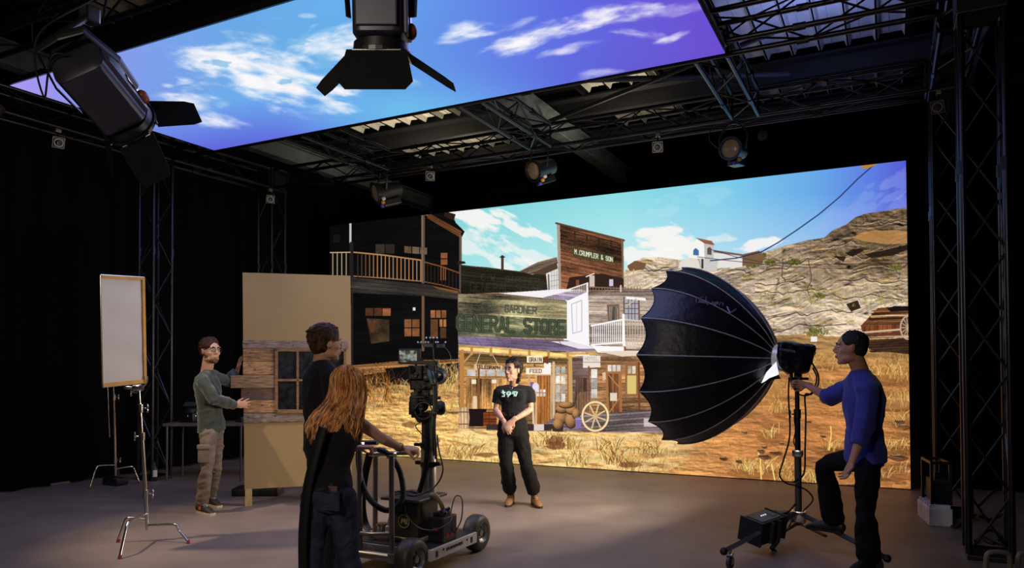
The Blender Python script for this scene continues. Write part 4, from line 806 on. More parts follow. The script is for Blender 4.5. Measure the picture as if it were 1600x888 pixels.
OW = [wood('grey_weathered_wood', (150, 132, 118), (104, 86, 76)), wood('honey_wood', (168, 128, 86), (112, 76, 48)), wood('tan_old_wood', (158, 128, 96), (116, 90, 64)), wood('brown_grey_wood', (112, 88, 70), (80, 62, 50)), wood('light_knotty_wood', (196, 152, 104), (132, 92, 60))]
def plank(x0, y0, x1, y1, y0b, y1b, m, th=.022):
    MB().prism([F_(x0, y0), F_(x1, y0b), F_(x1, y1b), F_(x0, y1)], en*th).build('plank', m, t, bevel=.002)
NAIL = mat('dark_nail', (40, 30, 26)); 
plank(379.5, 532, 544, 544, 533, 545, OW[0]); plank(380, 545.5, 429, 565, 545.5, 564.5, OW[1]); plank(380, 566, 429, 585.5, 565.5, 585, OW[4]); plank(361, 587, 430, 606.5, 586, 606, OW[2], .03)
plank(377, 607.5, 430, 625, 607, 624.5, OW[3]); plank(381, 626, 430, 645, 625.5, 644.5, OW[4]); plank(381, 646, 544, 661, 645, 657, OW[0])
mb = MB()
for x, y in [(386, 538), (392, 552), (424, 550), (390, 571), (424, 579), (366, 596), (420, 596), (388, 614), (424, 634), (388, 652), (430, 650), (452, 536), (458, 540), (404, 560), (398, 577), (410, 633)]: c = F_(x, y, .024); mb.ell(c, (.006, .006, .006), n=6, m=4)
mb.build('nail_heads', NAIL, t)
wf = thing('window_frame', (0, 0, 0), None, None); 
wx0, wx1, wy0, wy1 = 430, 540, 545, 645
fr = MB()
def bar(x0, y0, x1, y1, th=.04): fr.prism([F_(x0, y0), F_(x1, y0), F_(x1, y1), F_(x0, y1)], en*th)
bar(430, 545, 434.5, 646); bar(430, 545, 541, 549.5); bar(430, 640, 541, 646); bar(537, 545, 541, 646)
COL.objects.unlink(wf); bpy.data.objects.remove(wf)
WFM = wood('tan_window_wood', (150, 114, 76), (110, 80, 52)); wfo = fr.build('window_frame', WFM, t, bevel=.002)
fr = MB()
for x in (463.5, 499.5): bar(x, 549, x+3.6, 641, .03)
bar(434, 592.5, 538, 596, .03); fr.build('glazing_bars', WFM, wfo)
GL_ = mat('dusty_window_glass', (40, 44, 50), rough=.18, col2=(14, 15, 18), scale=14, spec=.8)
for i, (xa, xb_) in enumerate(((434.5, 463.5), (467, 499.5), (503, 537))):
    for ya, yb_ in ((549.5, 592.5), (596, 640)): MB().prism([F_(xa, ya), F_(xb_, ya), F_(xb_, yb_), F_(xa, yb_)], en*.012).build('pane', GL_, wfo)
# weight behind the flat, folding table with gear, bottle
c = Gz(392, 779); mb = MB(); c[2] = .045; q = c+FW*.25; mb.bbox(q, (.55, .28, .09), .02, (RT, FW, A(0, 0, 1))); tag(mb.build('weight_plate', BPLAS), 'flat black weight on the floor behind the tan set panel', 'weight')
TT = mat('table_top', (110, 98, 86), rough=.6); t = thing('folding_table', P(325, 660, 10.3)*A(1, 1, 0), 'grey folding table standing behind the man in green', 'table')
z = .76; c0 = Gz(268, 664, z)+A(0, 0, 0); dT = (c0-CAM)@FW
tl, tr, br_, bl = Gz(266, 661, z), Gz(384, 657, z), Gz(384, 663, z), Gz(262, 667, z)
tl = P(272, 660, 0.1+dT); 
cT = Gz(330, 662, z); ax_ = nrm(RT*A(1, 1, 0)); ay_ = A(-ax_[1], ax_[0], 0)
MB().bbox(cT, (1.12, .5, .04), .008, (ax_, ay_, A(0, 0, 1))).build('table_top', TT, t)
for i in (-1, 1):
    for j in (-1, 1): 
        p = cT+ax_*.5*i+ay_*.24*j; MB().cyl(A(p[0], p[1], z-.02), A(p[0], p[1], 0), .014).build('leg', GREY, t)
t = thing('camera_gear', cT-ax_*.3+A(0, 0, .02), 'heap of black camera gear with small screen on the grey table', 'camera gear')
c = cT-ax_*.28+A(0, 0, .03); mb = MB(); mb.bbox(c+A(0, 0, .06), (.3, .2, .13), .03); mb.ell(c+A(0, 0, .12), (.13, .1, .09)); mb.ell(c+ax_*.1+A(0, 0, .08), (.1, .1, .08)); mb.build('black_bag', BPLAS, t, smooth=True)
MB().bbox(c+A(0, 0, .24)-FW*.03, (.16, .1, .012), .004, (RT, nrm(FW+UP*.5), nrm(UP-FW*.5))).build('flip_screen', GREY, t)
mb = MB(); [mb.ell(c+ax_*x+A(0, 0, h)-FW*.1, (.022, .022, .022)) for x, h in ((.05, .1), (.1, .08), (.12, .13), (0, .08))]; mb.build('lens_caps', CHROME, t, smooth=True)
c = cT+ax_*.42+A(0, 0, .04); mb = MB(); mb.bbox(c, (.14, .12, .04), .01); mb.lathe(c+A(0, 0, .02), (0, 0, 1), [(0, .04), (.03, .04), (.03, .03)], 16); tag(mb.build('lens_adapter', BPLAS), 'small black lens part on the right end of the grey table', 'camera part')
c = Gz(241, 752); t = thing('drink_bottle', c, 'small dark bottle with white label by the left truss tower', 'bottle')
MB().lathe(c, (0, 0, 1), [(0, .032), (.005, .036), (.17, .036), (.21, .016), (.26, .014)], 20).build('bottle_body', BPLAS, t, smooth=True); MB().lathe(c, (0, 0, 1), [(.06, .0375), (.15, .0375)], 20, caps=False).build('bottle_label', WHT, t)
# ---------------------------------------------------------------- camera dolly
TIRE = mat('worn_tire_rubber', (66, 58, 48), rough=.5, var=.2, scale=6); GOLD = mat('cream_print', (214, 196, 140), rough=.5)
DECK = mat('dolly_deck_black', (34, 32, 30), rough=.5); BOXM = mat('olive_black_box', (58, 52, 40), rough=.5, var=.1); RED = mat('red_print', (176, 44, 30), rough=.5)
PX0, PX1, PY0, PY1, PZ = -3.78, -3.02, 4.60, 5.25, .2
t = thing('camera_dolly', (-3.4, 4.9, 0), 'four-wheeled camera dolly with silver push bars, leaned on by the red-haired woman', 'camera dolly')
MB().bbox(((PX0+PX1)/2, (PY0+PY1)/2, PZ-.02), (PX1-PX0, PY1-PY0, .04), .006).build('deck', DECK, t)
for y in (PY0, PY1): MB().bbox(((PX0+PX1)/2, y, PZ-.05), (PX1-PX0-.04, .04, .08), .006).build('end_rail', ALU, t)
for x in (PX0, PX1): 
    r = MB().bbox((x, (PY0+PY1)/2, PZ-.045), (.035, PY1-PY0+.02, .085), .005).build('side_rail', mat('pale_rail', (206, 200, 190), rough=.45), t)
mb = MB(); [mb.box((PX1+.0185, 4.80+.024*k+.008*(k > 1), PZ-.04+.002*(k % 2)), (.003, .012+.006*(k % 3), .022)) for k in range(10)]
mb.build('side_lettering', DECK, t)
for y in (4.66, 5.17): MB().bbox((PX1+.018, y, PZ-.045), (.006, .03, .045), .002).build('rail_slot', DECK, t)
for y in (4.75, 5.10): MB().cyl((PX1+.015, y, PZ-.03), (PX1+.022, y, PZ-.03), .009).build('rail_bolt', DECK, t)
for (x, y) in ((-3.10, 4.47), (-3.10, 5.42), (-3.86, 4.47), (-3.86, 5.42)):
    c = A(x, y, .152); R0 = .152; w = .068
    wl = MB().lathe(c, (1, 0, 0), [(-w, .085), (-w*.98, .12), (-w*.8, .14), (-w*.5, .15), (0, R0), (w*.5, .15), (w*.8, .14), (w*.98, .12), (w, .085), (w*.7, .08), (-w*.7, .08), (-w, .085)], 40, caps=False).build('tire', TIRE, t, smooth=True)
    mb = MB(); mb.lathe(c, (1, 0, 0), [(-w*.8, .084), (w*.85, .086), (w*.95, .08), (w*.5, .062), (w*.35, .03), (w*.75, .026), (w*.78, .002)], 30); 
    for k in range(6): q = k*math.pi/3; mb.cyl(c+A(w*.5, .045*math.cos(q), .045*math.sin(q)), c+A(w*.62, .045*math.cos(q), .045*math.sin(q)), .007, 8)
    mb.build('rim', SIL, wl, smooth=True)
    s_ = 1 if x > -3.5 else -1
    mb = MB(); mb.bbox((x-s_*.12, y, .14), (.14, .07, .07), .012); mb.cyl((x-s_*.1, y, .14), (x-s_*.1, y+(.18 if y < 5 else -.18), .15), .03); mb.build('axle_arm', ALU, t, smooth=True)
# push bars (silver), welded frame behind the deck
D_ = lambda px, py: None
b1 = Gz(561, 862, .13); 
yb_ = 4.47
def bp(px, py): return Gy(px, py, yb_)
L0, L1 = bp(562, 862), bp(562, 696); M0, M1 = Gy(586, 850, yb_+.3), Gy(587, 700, yb_+.3); N0, N1 = bp(612, 868), bp(612, 712)
for a, b in ((L0, L1), (M0, M1), (N0, N1)): MB().cyl(a, b, .021, 16).build('push_post', ALU, t, smooth=True)
X0 = bp(562, 833); X1 = bp(612, 835); MB().loft(spline([X0, (X0+X1)/2-A(0, .03, -.0), X1], 6), .017, n=12).build('cross_bar', ALU, t, smooth=True)
MB().cyl(A(L0[0]-.1, yb_, .14), A(N0[0]+.1, yb_, .14), .03).build('rear_axle_bar', ALU, t, smooth=True)
hb0, hb1 = Gy(560, 692, yb_+.12), Gy(590, 692, yb_+.12); MB().cyl(hb0, hb1, .019).build('grip_sleeve', BPLAS, t, smooth=True)
h0, h1 = Gy(578, 710, yb_+.2), Gy(655, 707, yb_+.2); MB().cyl(h0, h1, .018, 14).build('handlebar', ALU, t, smooth=True)
HB = (h0, h1)
[MB().bbox(Gy(px, py, yy), (.06, .06, .05), .01).build('bar_clamp', CHROME, t, smooth=True) for px, py, yy in ((587, 709, yb_+.22), (612, 712, yb_+.05), (562, 696, yb_))]
mb = MB(); c = A(-3.55, 4.72, .23); mb.lathe(c, (0, 0, 1), [(0, .06), (.015, .06), (.02, .03), (.07, .03), (.075, .045), (.09, .045)], 20); mb.bbox(c+A(.02, -.05, .02), (.22, .06, .02), .004); mb.ell(c+A(.13, -.04, .03), (.03, .02, .02)); mb.build('steering_hub', CHROME, t, smooth=True)
[MB().lathe((x, y, PZ+.001), (0, 0, 1), [(0, .028), (.006, .028), (.006, .018), (0, .018)], 20, caps=False).build('deck_ring', CHROME, t) for x, y in ((-3.12, 4.66), (-3.66, 4.72), (-3.2, 5.15), (-3.62, 5.15))]
# column
cc = P(670, 750, 6.0); cx, cy = cc[0], cc[1]
top = P(665, 652, 6.0)[2]
t = thing('camera_column', (cx, cy, PZ), 'silver and black column carrying the camera on the dolly', 'camera column')
zc = lambda py: P(670, py, 6.0)[2]
MB().lathe((cx, cy, PZ), (0, 0, 1), [(0, .1), (.02, .1), (.03, .064), (zc(700)-PZ, .064), (zc(697)-PZ, .055)], 28).build('outer_tube', ALU, t, smooth=True)
MB().lathe((cx-.01, cy, 0), (0, 0, 1), [(zc(728), .045), (zc(700), .046), (zc(690), .050), (zc(655), .050)], 24).build('inner_tube', GREY, t, smooth=True)
mb = MB(); [mb.lathe((cx, cy, zc(y)), (0, 0, 1), [(-.02, .062), (-.02, .07), (.02, .07), (.02, .062)], 24) for y in (725, 696)]; mb.bbox((cx-.09, cy, zc(724)), (.06, .05, .03), .006); mb.bbox((cx-.1, cy, zc(696)), (.07, .04, .025), .006); mb.bbox((cx+.09, cy, zc(724)), (.05, .04, .03), .006); mb.build('column_collars', BMET, t, smooth=True)
mb = MB(); mb.box((cx-.012, cy-.052, zc(675)), (.03, .006, .13)); mb.build('slotted_plate', SIL, t)
MB().loft(spline([A(cx+.035, cy-.07, zc(660)), A(cx+.04, cy-.085, zc(700)), A(cx+.02, cy-.09, zc(735)), A(cx-.03, cy-.095, zc(768))], 6), [(.022, .016)]*19, n=10).build('cable_sleeve', RUB, t, smooth=True)
# camera head + camera
Cc = lambda px, py, dd=0: P(px, py, 6.0+dd)
cam_t = thing('cinema_camera', Cc(662, 652), 'black cinema camera with cables mounted on top of the dolly column', 'film camera')
fw_ = nrm(FW*A(1, 1, 0)); rt_ = nrm(RT*A(1, 1, 0)); zz = A(0, 0, 1); XA = (rt_, fw_, zz); s6 = 6.0/1157
mb = MB(); mb.bbox(Cc(663, 590), (40*s6, .2, 38*s6), .012, XA); mb.bbox(Cc(652, 582), (22*s6, .28, 22*s6), .01, XA); mb.build('camera_body', BPLAS, cam_t)
MB().lathe(Cc(672, 588, .1), fw_*1.0+rt_*.25, [(0, .055), (.05, .06), (.1, .055), (.16, .075), (.22, .075)], 26).build('lens', BMET, cam_t, smooth=True)
mb = MB(); mb.lathe(Cc(683, 588, -.02), -fw_+rt_*.3, [(0, .055), (.04, .052), (.05, .045)], 22); mb.build('battery_disc', GREY, cam_t, smooth=True)
MB().lathe(Cc(648, 578, -.1), -fw_-rt_*.5, [(-.06, .02), (0, .022), (.03, .032), (.05, .034)], 16).build('eyepiece', BPLAS, cam_t, smooth=True)
mb = MB(); mb.bbox(Cc(663, 567), (44*s6, .12, 6*s6), .006, XA); mb.bbox(Cc(676, 572, -.05), (14*s6, .03, 14*s6), .006, (nrm(rt_+zz*.5), fw_, nrm(zz-rt_*.5))); mb.cyl(Cc(650, 567), Cc(650, 574), .01); mb.build('top_handle', BMET, cam_t)
MB().bbox(Cc(643, 577, -.05), (4*s6, .04, 8*s6), .004, XA).build('record_light', RED, cam_t)
mb = MB(); mb.bbox(Cc(661, 613), (26*s6, .16, 12*s6), .01, XA); mb.bbox(Cc(660, 626), (38*s6, .14, 16*s6), .016, XA); mb.ell(Cc(658, 634, -.03), (.062, .06, .055)); mb.lathe(Cc(684, 638, .0), rt_+fw_*.4, [(-.03, .05), (.03, .06), (.05, .05)], 20); mb.cyl(Cc(643, 628), Cc(643, 648), .022); mb.bbox(Cc(650, 648), (.07, .08, .05), .01, XA); mb.bbox(Cc(672, 646), (.06, .08, .04), .01, XA); mb.bbox(Cc(676, 622), (.05, .1, .05), .01, XA); mb.bbox(Cc(648, 630, -.06), (12*s6, .05, 34*s6), .01, XA); mb.lathe(Cc(664, 656), zz, [(-.02, .06), (.02, .085), (.06, .08)], 22); mb.build('geared_head', BPLAS, cam_t, smooth=True)
MB().lathe(Cc(662, 642, -.09), -fw_, [(0, .07), (.02, .07), (.02, .062), (0, .062), (0, .07)], 26, caps=False).build('hand_wheel', GREY, cam_t, smooth=True)
MB().lathe(Cc(655, 621, -.09), rt_, [(-.06, .008), (0, .012), (.05, .008)], 10).build('handle_bar', GREY, cam_t, smooth=True)
GRN = mat('pale_green_cable', (120, 140, 118), rough=.5)
for k, m in enumerate((GRN, GRN, BPLAS, SIL, BPLAS)):
    o = k*2.4; cable('camera_cable', [Cc(666+o, 570+k, -.05), Cc(671+o, 590, -.14), Cc(677+o*.6, 612, -.15), Cc(677+o*.5, 640, -.13), Cc(674+o*.6, 668, -.1), Cc(673+o, 700+k*6, -.08)], .006+.002*(k < 2), m, cam_t)
cable('camera_cable', [Cc(643, 590, -.1), Cc(655, 602, -.13), Cc(668, 606, -.12)], .004, BPLAS, cam_t)
cable('camera_cable', [Cc(657, 660, -.1), Cc(650, 668, -.12), Cc(668, 690, -.12), Cc(662, 704, -.1)], .004, BPLAS, cam_t)
rg = np.random.RandomState(4)
for k in range(26):
    px_, py_ = (rg.uniform(642, 688), rg.uniform(566, 612)) if k % 2 else (rg.uniform(640, 686), rg.uniform(616, 652)); w1, w2, w3 = rg.uniform(.012, .045, 3); q_ = Cc(px_, py_, rg.uniform(-.16, -.08))
    b_ = MB()
    if k % 3: b_.bbox(q_, (w1, .03, w3), .003, XA)
    else: b_.cyl(q_, q_-fw_*.03+rt_*rg.uniform(-.02, .02), w1*.4, 12)
    b_.build('rig_fitting', (GREY, BMET, BPLAS)[k % 3], cam_t, smooth=True)
# tracking crown
t = thing('marker_ball_rig', Cc(676, 542), 'bracket of white reflective tracking balls on a thin stem above the camera', 'tracking markers')
BALL = mat('white_ball_faint_glow', (240, 240, 244), rough=.4, emit=(210, 210, 220), estr=.15)  # faint emission put in for light the balls would reflect
mb = MB(); [mb.bbox(Cc(x, y), (8*s6, .02, 6*s6), .004, XA) for x, y in ((665, 540), (672, 540), (686, 541), (691, 541))]; mb.cyl(Cc(676, 541), Cc(678, 568), .004); mb.build('bracket', GREY, t)
for (x, y, bx, by) in ((653, 535, 663, 540), (658, 535, 665, 540), (666, 528, 667, 540), (672, 528, 672, 540), (677, 528, 677, 540), (683, 528, 683, 540), (665, 535, 667, 540), (669, 535, 669, 540), (681, 535, 683, 540), (684, 535, 685, 540), (696, 535, 690, 541)):
    MB().cyl(Cc(bx, by), Cc(x, y), .003, 6).build('stalk', GREY, t); MB().ell(Cc(x, y), .0075, n=10, m=7).build('marker_ball', BALL, t, smooth=True)
cable('marker_cable', [Cc(689, 541, -.02), Cc(698, 546), Cc(704, 557), Cc(704, 572), Cc(690, 584)], .003, SIL, t)
# monitor
t = thing('monitor', Cc(640, 558), 'small on-board monitor showing the western street, left of the tracking balls', 'monitor')
MB().bbox(Cc(640, 557), (35*s6, .03, 24*s6), .006, XA).build('monitor_body', BPLAS, t)
m = bpy.data.materials.new('monitor_picture'); m.use_nodes = True; nt = m.node_tree; b = nt.nodes['Principled BSDF']; b.inputs['Base Color'].default_value = (.01, .01, .01, 1)
tc = nt.nodes.new('ShaderNodeTexCoord'); ns = nt.nodes.new('ShaderNodeTexNoise'); ns.inputs['Scale'].default_value = 26; rp = nt.nodes.new('ShaderNodeValToRGB'); nt.links.new(tc.outputs['Object'], ns.inputs[0]); nt.links.new(ns.outputs[0], rp.inputs[0])
rp.color_ramp.elements[0].position = .4; rp.color_ramp.elements[0].color = (.02, .025, .02, 1); rp.color_ramp.elements[1].position = .62; rp.color_ramp.elements[1].color = (.28, .32, .27, 1); nt.links.new(rp.outputs[0], b.inputs['Emission Color']); b.inputs['Emission Strength'].default_value = 1
MB().box(Cc(638, 557)-fw_*.017, (27*s6, .004, 18*s6), XA).build('screen_picture', m, t)
mb = MB(); mb.bbox(Cc(664, 566, .02), (.1, .02, .02), .004, XA); mb.cyl(Cc(657, 560), Cc(664, 568), .008); mb.build('monitor_arm', BPLAS, t)
# box with the printed M, battery, sling hoses
t = thing('equipment_box', (-3.36, 4.86, PZ), 'olive black box with round M emblem riding on the dolly', 'equipment box')
bx0, bx1, by0, by1 = -3.47, -3.21, 4.72, 5.0; ztb = Gy(640, 783, by0)[2]
mb = MB(); mb.bbox(((bx0+bx1)/2, (by0+by1)/2, (PZ+.03+ztb)/2), (bx1-bx0, by1-by0, ztb-PZ-.03), .008); mb.build('box_body', BOXM, t)
MB().bbox(((bx0+bx1)/2, (by0+by1)/2, PZ+.015), (bx1-bx0+.03, by1-by0+.03, .03), .006).build('base_frame', GOLD, t)
MB().bbox(((bx0+bx1)/2, (by0+by1)/2, ztb+.01), (bx1-bx0+.1, by1-by0+.12, .022), .006).build('lid', mat('grey_lid', (74, 68, 60), rough=.4), t)
MB().box(((bx0+bx1)/2, by0-.002, ztb-.06), (bx1-bx0-.01, .004, .11)).build('front_panel', BPLAS, t)
lc = Gy(631, 815, by0-.003); mb = MB(); mb.lathe(lc, (0, -1, 0), [(0, .052), (.003, .052), (.003, .046), (0, .046)], 32, caps=False)
for a, b, w in (((-.022, -.02), (-.014, .024), .007), ((-.014, .024), (-.002, -.004), .007), ((-.002, -.004), (.012, .024), .007), ((.012, .024), (.014, -.02), .007), ((.028, -.02), (.03, .024), .006)):
    p, q = lc+A(a[0], -.002, a[1]), lc+A(b[0], -.002, b[1]); mb.loft([p, q], [(w, .002)]*2, side=A(1, 0, 0), n=8)
mb.build('emblem', GOLD, t)
cable('hose', [Gy(657, 788, 4.95), A(-3.17, 4.86, .55), A(-3.12, 4.9, .48), A(-3.13, 4.98, .34), A(-3.14, 5.02, .24)], .018, mat('cream_hose', (150, 130, 92), rough=.5), t)
t = thing('battery_block', (-3.1, 4.93, PZ), 'black battery block with red marks on the right corner of the dolly', 'battery')
mb = MB(); mb.bbox((-3.105, 4.9, PZ+.095), (.14, .20, .19), .01); mb.build('battery_case', BPLAS, t)
mb = MB(); mb.bbox((-3.105, 4.9, PZ+.205), (.1, .12, .03), .008); mb.cyl((-3.14, 4.84, PZ+.2), (-3.08, 4.96, PZ+.235), .014); mb.ell((-3.07, 4.86, PZ+.22), (.03, .02, .02)); mb.build('clamps', BMET, t, smooth=True)
mb = MB(); mb.box((-3.105, 4.798, PZ+.1), (.04, .004, .022)); mb.build('red_label', RED, t); mb = MB(); [mb.prism([A(-3.034, y, PZ+.03), A(-3.034, y+.012, PZ+.03), A(-3.034, y+.012+dy_, PZ+.06), A(-3.034, y+dy_, PZ+.06)], A(.002, 0, 0)) for y, dy_ in ((4.84, .012), (4.87, -.012), (4.90, .012), (4.925, 0))]; mb.build('red_marks', RED, t)
cable('battery_lead', [A(-3.07, 4.96, PZ+.2), A(-3.05, 5.0, PZ+.32), A(-3.0, 5.02, PZ+.3), A(-2.99, 4.99, PZ+.15), A(-3.03, 4.95, PZ+.05)], .005, BPLAS, t)
tag(cable('loop_cable', [Gy(600, 778, 4.8), Gy(625, 772, 4.75), Gy(650, 775, 4.8), Gy(680, 760, 4.9), Gy(692, 735, 4.9), Gy(686, 705, 4.95), Gy(683, 680, 5.0)], .006, BPLAS), 'thin black cable looping from the column to the box lid', 'cable')
tag(cable('power_lead', [Gy(633, 778, 4.7), Gy(636, 805, 4.66), Gy(655, 825, 4.66), Gy(680, 828, 4.72), Gy(704, 815, 4.85), Gy(704, 800, 4.9)], .004, GREY), 'thin grey lead running from the box over the battery front', 'cable')
tag(cable('cable_coil', [Gy(608, 776, 4.85), Gy(618, 769, 4.9), Gy(640, 768, 4.9), Gy(655, 774, 4.9), Gy(640, 778, 4.8), Gy(615, 777, 4.8), Gy(622, 770, 4.9), Gy(648, 771, 4.95)], .008, BPLAS), 'flat coil of black cable lying on the box lid', 'cable')
# ---------------------------------------------------------------- big parabolic dome softbox on a roller stand
NYL = mat('black_nylon', (17, 17, 24), rough=.42, var=.2, scale=5, bump=.35, bscale=14, stretch=(1, 1, 1), spec=.55)
SILV = mat('silver_lining', (200, 200, 204), rough=.3, metal=.7); RIBM = mat('grey_piping', (190, 188, 194), rough=.5)
ap = P(1213, 560, 6.58); rc = P(1062, 556, 7.16); ax = nrm(rc-ap); LD = np.linalg.norm(rc-ap); a_, b_ = frame(ax, (0, 0, 1)); RR = .85
t = thing('dome_softbox', ap, 'giant black sixteen-rib dome softbox facing left on the roller stand', 'softbox')
def dome_pt(s, ph, inset=0):
    k = (ph/(2*math.pi)*16) % 1; sc_ = 4*k*(1-k)      # 0 at a rib, 1 mid panel
    r = .1+(RR-.1)*(1-(1-s)**1.9)**.80*(1)-inset; r *= 1-.035*sc_*s
    z = LD*s*(1-.07*sc_*s**6); return ap+ax*z+(a_*math.cos(ph)+b_*math.sin(ph))*r
def shell(inset, s1=1):
    N, M = 128, 18; vs = [dome_pt(j/M*s1, 2*math.pi*(i+.5*0)/N, inset) for j in range(M+1) for i in range(N)]
    return vs, [(j*N+i, j*N+(i+1) % N, (j+1)*N+(i+1) % N, (j+1)*N+i) for j in range(M) for i in range(N)]
MB().add(*shell(0)).build('fabric_shell', NYL, t, smooth=True); MB().add(*shell(.012, .985)).build('silver_lining', SILV, t, smooth=True)
for k in range(16):
    ph = 2*math.pi*k/16; MB().loft([dome_pt(j/14, ph)+(a_*math.cos(ph)+b_*math.sin(ph))*.003 for j in range(15)], .0052, n=6).build('rib', RIBM, t, smooth=True)
MB().loft([dome_pt(1, 2*math.pi*i/128) for i in range(128)], .005, n=6, closed=True).build('rim_binding', NYL, t)
MB().lathe(ap-ax*.02, ax, [(-.035, .10), (-.03, .118), (.02, .122), (.035, .105)], 32).build('speed_ring', mat('silver_ring_emissive', (190, 190, 190), rough=.3, metal=.5, emit=(160, 160, 165), estr=.35, var=.3, scale=30), t, smooth=True)  # emission stands in for lamp light caught by the metal ring
mb = MB(); f0 = P(1213, 567, 6.42); mb.prism([P(1213, 566, 6.44), P(1217, 585, 6.4), P(1203, 591, 6.42), P(1190, 599, 6.5), P(1198, 582, 6.47)], FW*.01); mb.build('emissive_flap', mat('emissive_white_cloth', (235, 235, 240), emit=(250, 250, 255), estr=.8), t)  # light leaking through the cloth is put in as emission
mb = MB(); mb.prism([P(1217, 586, 6.38), P(1220, 592, 6.38), P(1206, 594, 6.4), P(1190, 601, 6.48), P(1203, 591, 6.41)], FW*.012); mb.build('flap_edge', NYL, t)
# lettering printed on the fabric, upside down as in the photo
def on_dome(px, py):       # nearest hit of the viewing ray with the shell, by search
    r = ray(px, py); best = None
    for s in np.linspace(.05, 1, 60):
        for ph in np.linspace(0, 2*math.pi, 120, endpoint=False):
            p = dome_pt(s, ph)-CAM; d = p@FW; e = (p@RT/d*FPX+800-px)**2+(HY-p@UP/d*FPX-py)**2
            if best is None or e+d*2 < best[0]: best = (e+d*2, d)
    return CAM+r*(best[1]-.012)
PRN = mat('lilac_print', (140, 136, 178), rough=.5)
mb = MB()
def fabric_text(txt, x0, y0, x1, y1, hx, hy, r):
    p, q = on_dome(x0, y0), on_dome(x1, y1); L = strokes(txt)[1]; h = np.linalg.norm(q-p)/L; up = nrm(P(x0+hx, y0+hy, (p-CAM)@FW)-p); text3d(mb, p-FW*.035, nrm(q-p), up, h*1.15, txt, r, nv=-FW*.004)
fabric_text('Light Dome'.replace('L', 'L'), 1128, 474, 1096, 471, -1, 10, .0032); fabric_text('150', 1104, 464, 1089, 465.5, -1, 8, .0035)
p, q, r_ = on_dome(1134, 479), on_dome(1139, 490), on_dome(1149, 483)
for a, b in ((p, q), (q, r_)): 
    d = nrm(b-a); w = np.cross(d, FW)*.008; mb.prism([a-w-FW*.03, b-w-FW*.03, b+w-FW*.03, a+w-FW*.03], -FW*.004)
mb.build('fabric_print', PRN, t)
# lamp inside
dl_ = lamp('dome_lamp', 'SPOT', ap+ax*.10, 210, (1.0, .86, .68), target=ap+ax*3, spot_size=math.radians(120), spot_blend=.5, shadow_soft_size=.12)
dl2 = lamp('dome_fill_area', 'AREA', ap+ax*(LD*.86), 80, (1.0, .86, .70), target=ap+ax*4, shape='DISK', size=1.35)
# lamp head in its black rain cover
t = thing('lamp_head', P(1245, 560, 6.45), 'black covered lamp head behind the dome softbox, lettered at its side', 'lamp head')
out = [(1216, 535), (1226, 533), (1250, 537), (1262, 538), (1273, 540), (1275, 547), (1271, 560), (1266, 574), (1262, 582), (1252, 585), (1238, 583), (1232, 585), (1216, 576), (1214, 556)]
mb = MB(); n = len(out); ds = (6.29, 6.33, 6.47, 6.60, 6.64); ks = (.86, 1, 1.03, 1, .86); cxy = A(1244, 560); vs = []
for d, k in zip(ds, ks): vs += [P(*(cxy+(A(*o)-cxy)*k), d) for o in out]
fs = [(j*n+i, j*n+(i+1) % n, (j+1)*n+(i+1) % n, (j+1)*n+i) for j in range(4) for i in range(n)]+[tuple(range(n)), tuple(range(4*n, 5*n))]
mb.add(vs, fs); melt(mb, 'cover', NYL, t, voxel=.012, smooth=5, wr=(.008, 16, (1, 1, 1)))
mb = MB(); [mb.box(P(1219+3.2*k, 546+.5*k, 6.265), (.011, .003, .02), (RT, FW, UP)) for k in range(8)]; mb.build('cover_print', PRN, t)
mb = MB(); mb.bbox(P(1247, 588, 6.5), (.06, .1, .1), .01); mb.cyl(P(1247, 584, 6.45), P(1250, 604, 6.55), .02); mb.cyl(P(1236, 592, 6.4), P(1262, 592, 6.6), .012); mb.build('yoke_bracket', BMET, t, smooth=True)
MB().loft(spline([P(1236, 582, 6.4), P(1238, 600, 6.37), P(1245, 610, 6.42), P(1252, 606, 6.5)], 5), .015, n=10).build('tilt_handle', BMET, t, smooth=True)
# roller stand
SB = Gz(1248, 842); sx, sy = SB[0], SB[1]; dS = (SB-CAM)@FW
t = thing('roller_stand', SB, 'heavy wheeled roller stand carrying the dome softbox', 'light stand')
zS = lambda py: P(1250, py, dS)[2]
sp = lambda z: A(*(P(1248, 842, dS)*(1-z/1.5)+P(1250, 590, dS)*(z/1.5)))*A(1, 1, 0)+A(0, 0, z)
MB().lathe((sx, sy, 0), (0, 0, 1), [(.12, .03), (.72, .03), (.725, .036), (.78, .036)], 20).build('lower_column', GREY, t, smooth=True)
MB().lathe((sx, sy, 0), (0, 0, 1), [(.76, .025), (zS(655), .025), (zS(654), .031), (zS(640), .031)], 20).build('middle_column', BMET, t, smooth=True)
MB().cyl((sx, sy, zS(645)), (sx+.0, sy, zS(600)), .02, 16).build('top_column', BMET, t, smooth=True)
mb = MB(); mb.bbox((sx, sy, .2), (.13, .13, .1), .012); mb.bbox((sx, sy, .76), (.09, .09, .06), .01); wing(mb, A(sx, sy, .76), RT); wing(mb, A(sx, sy, zS(648)), -RT); mb.build('collars', CHROME, t, smooth=True)
legs = [(Gz(1131, 862, .15), Gz(1152, 884, 0)), (Gz(1240, 820, .15)+FW*.45, Gz(1232, 852, 0)), (Gz(1386, 873, .12), Gz(1379, 884, 0))]
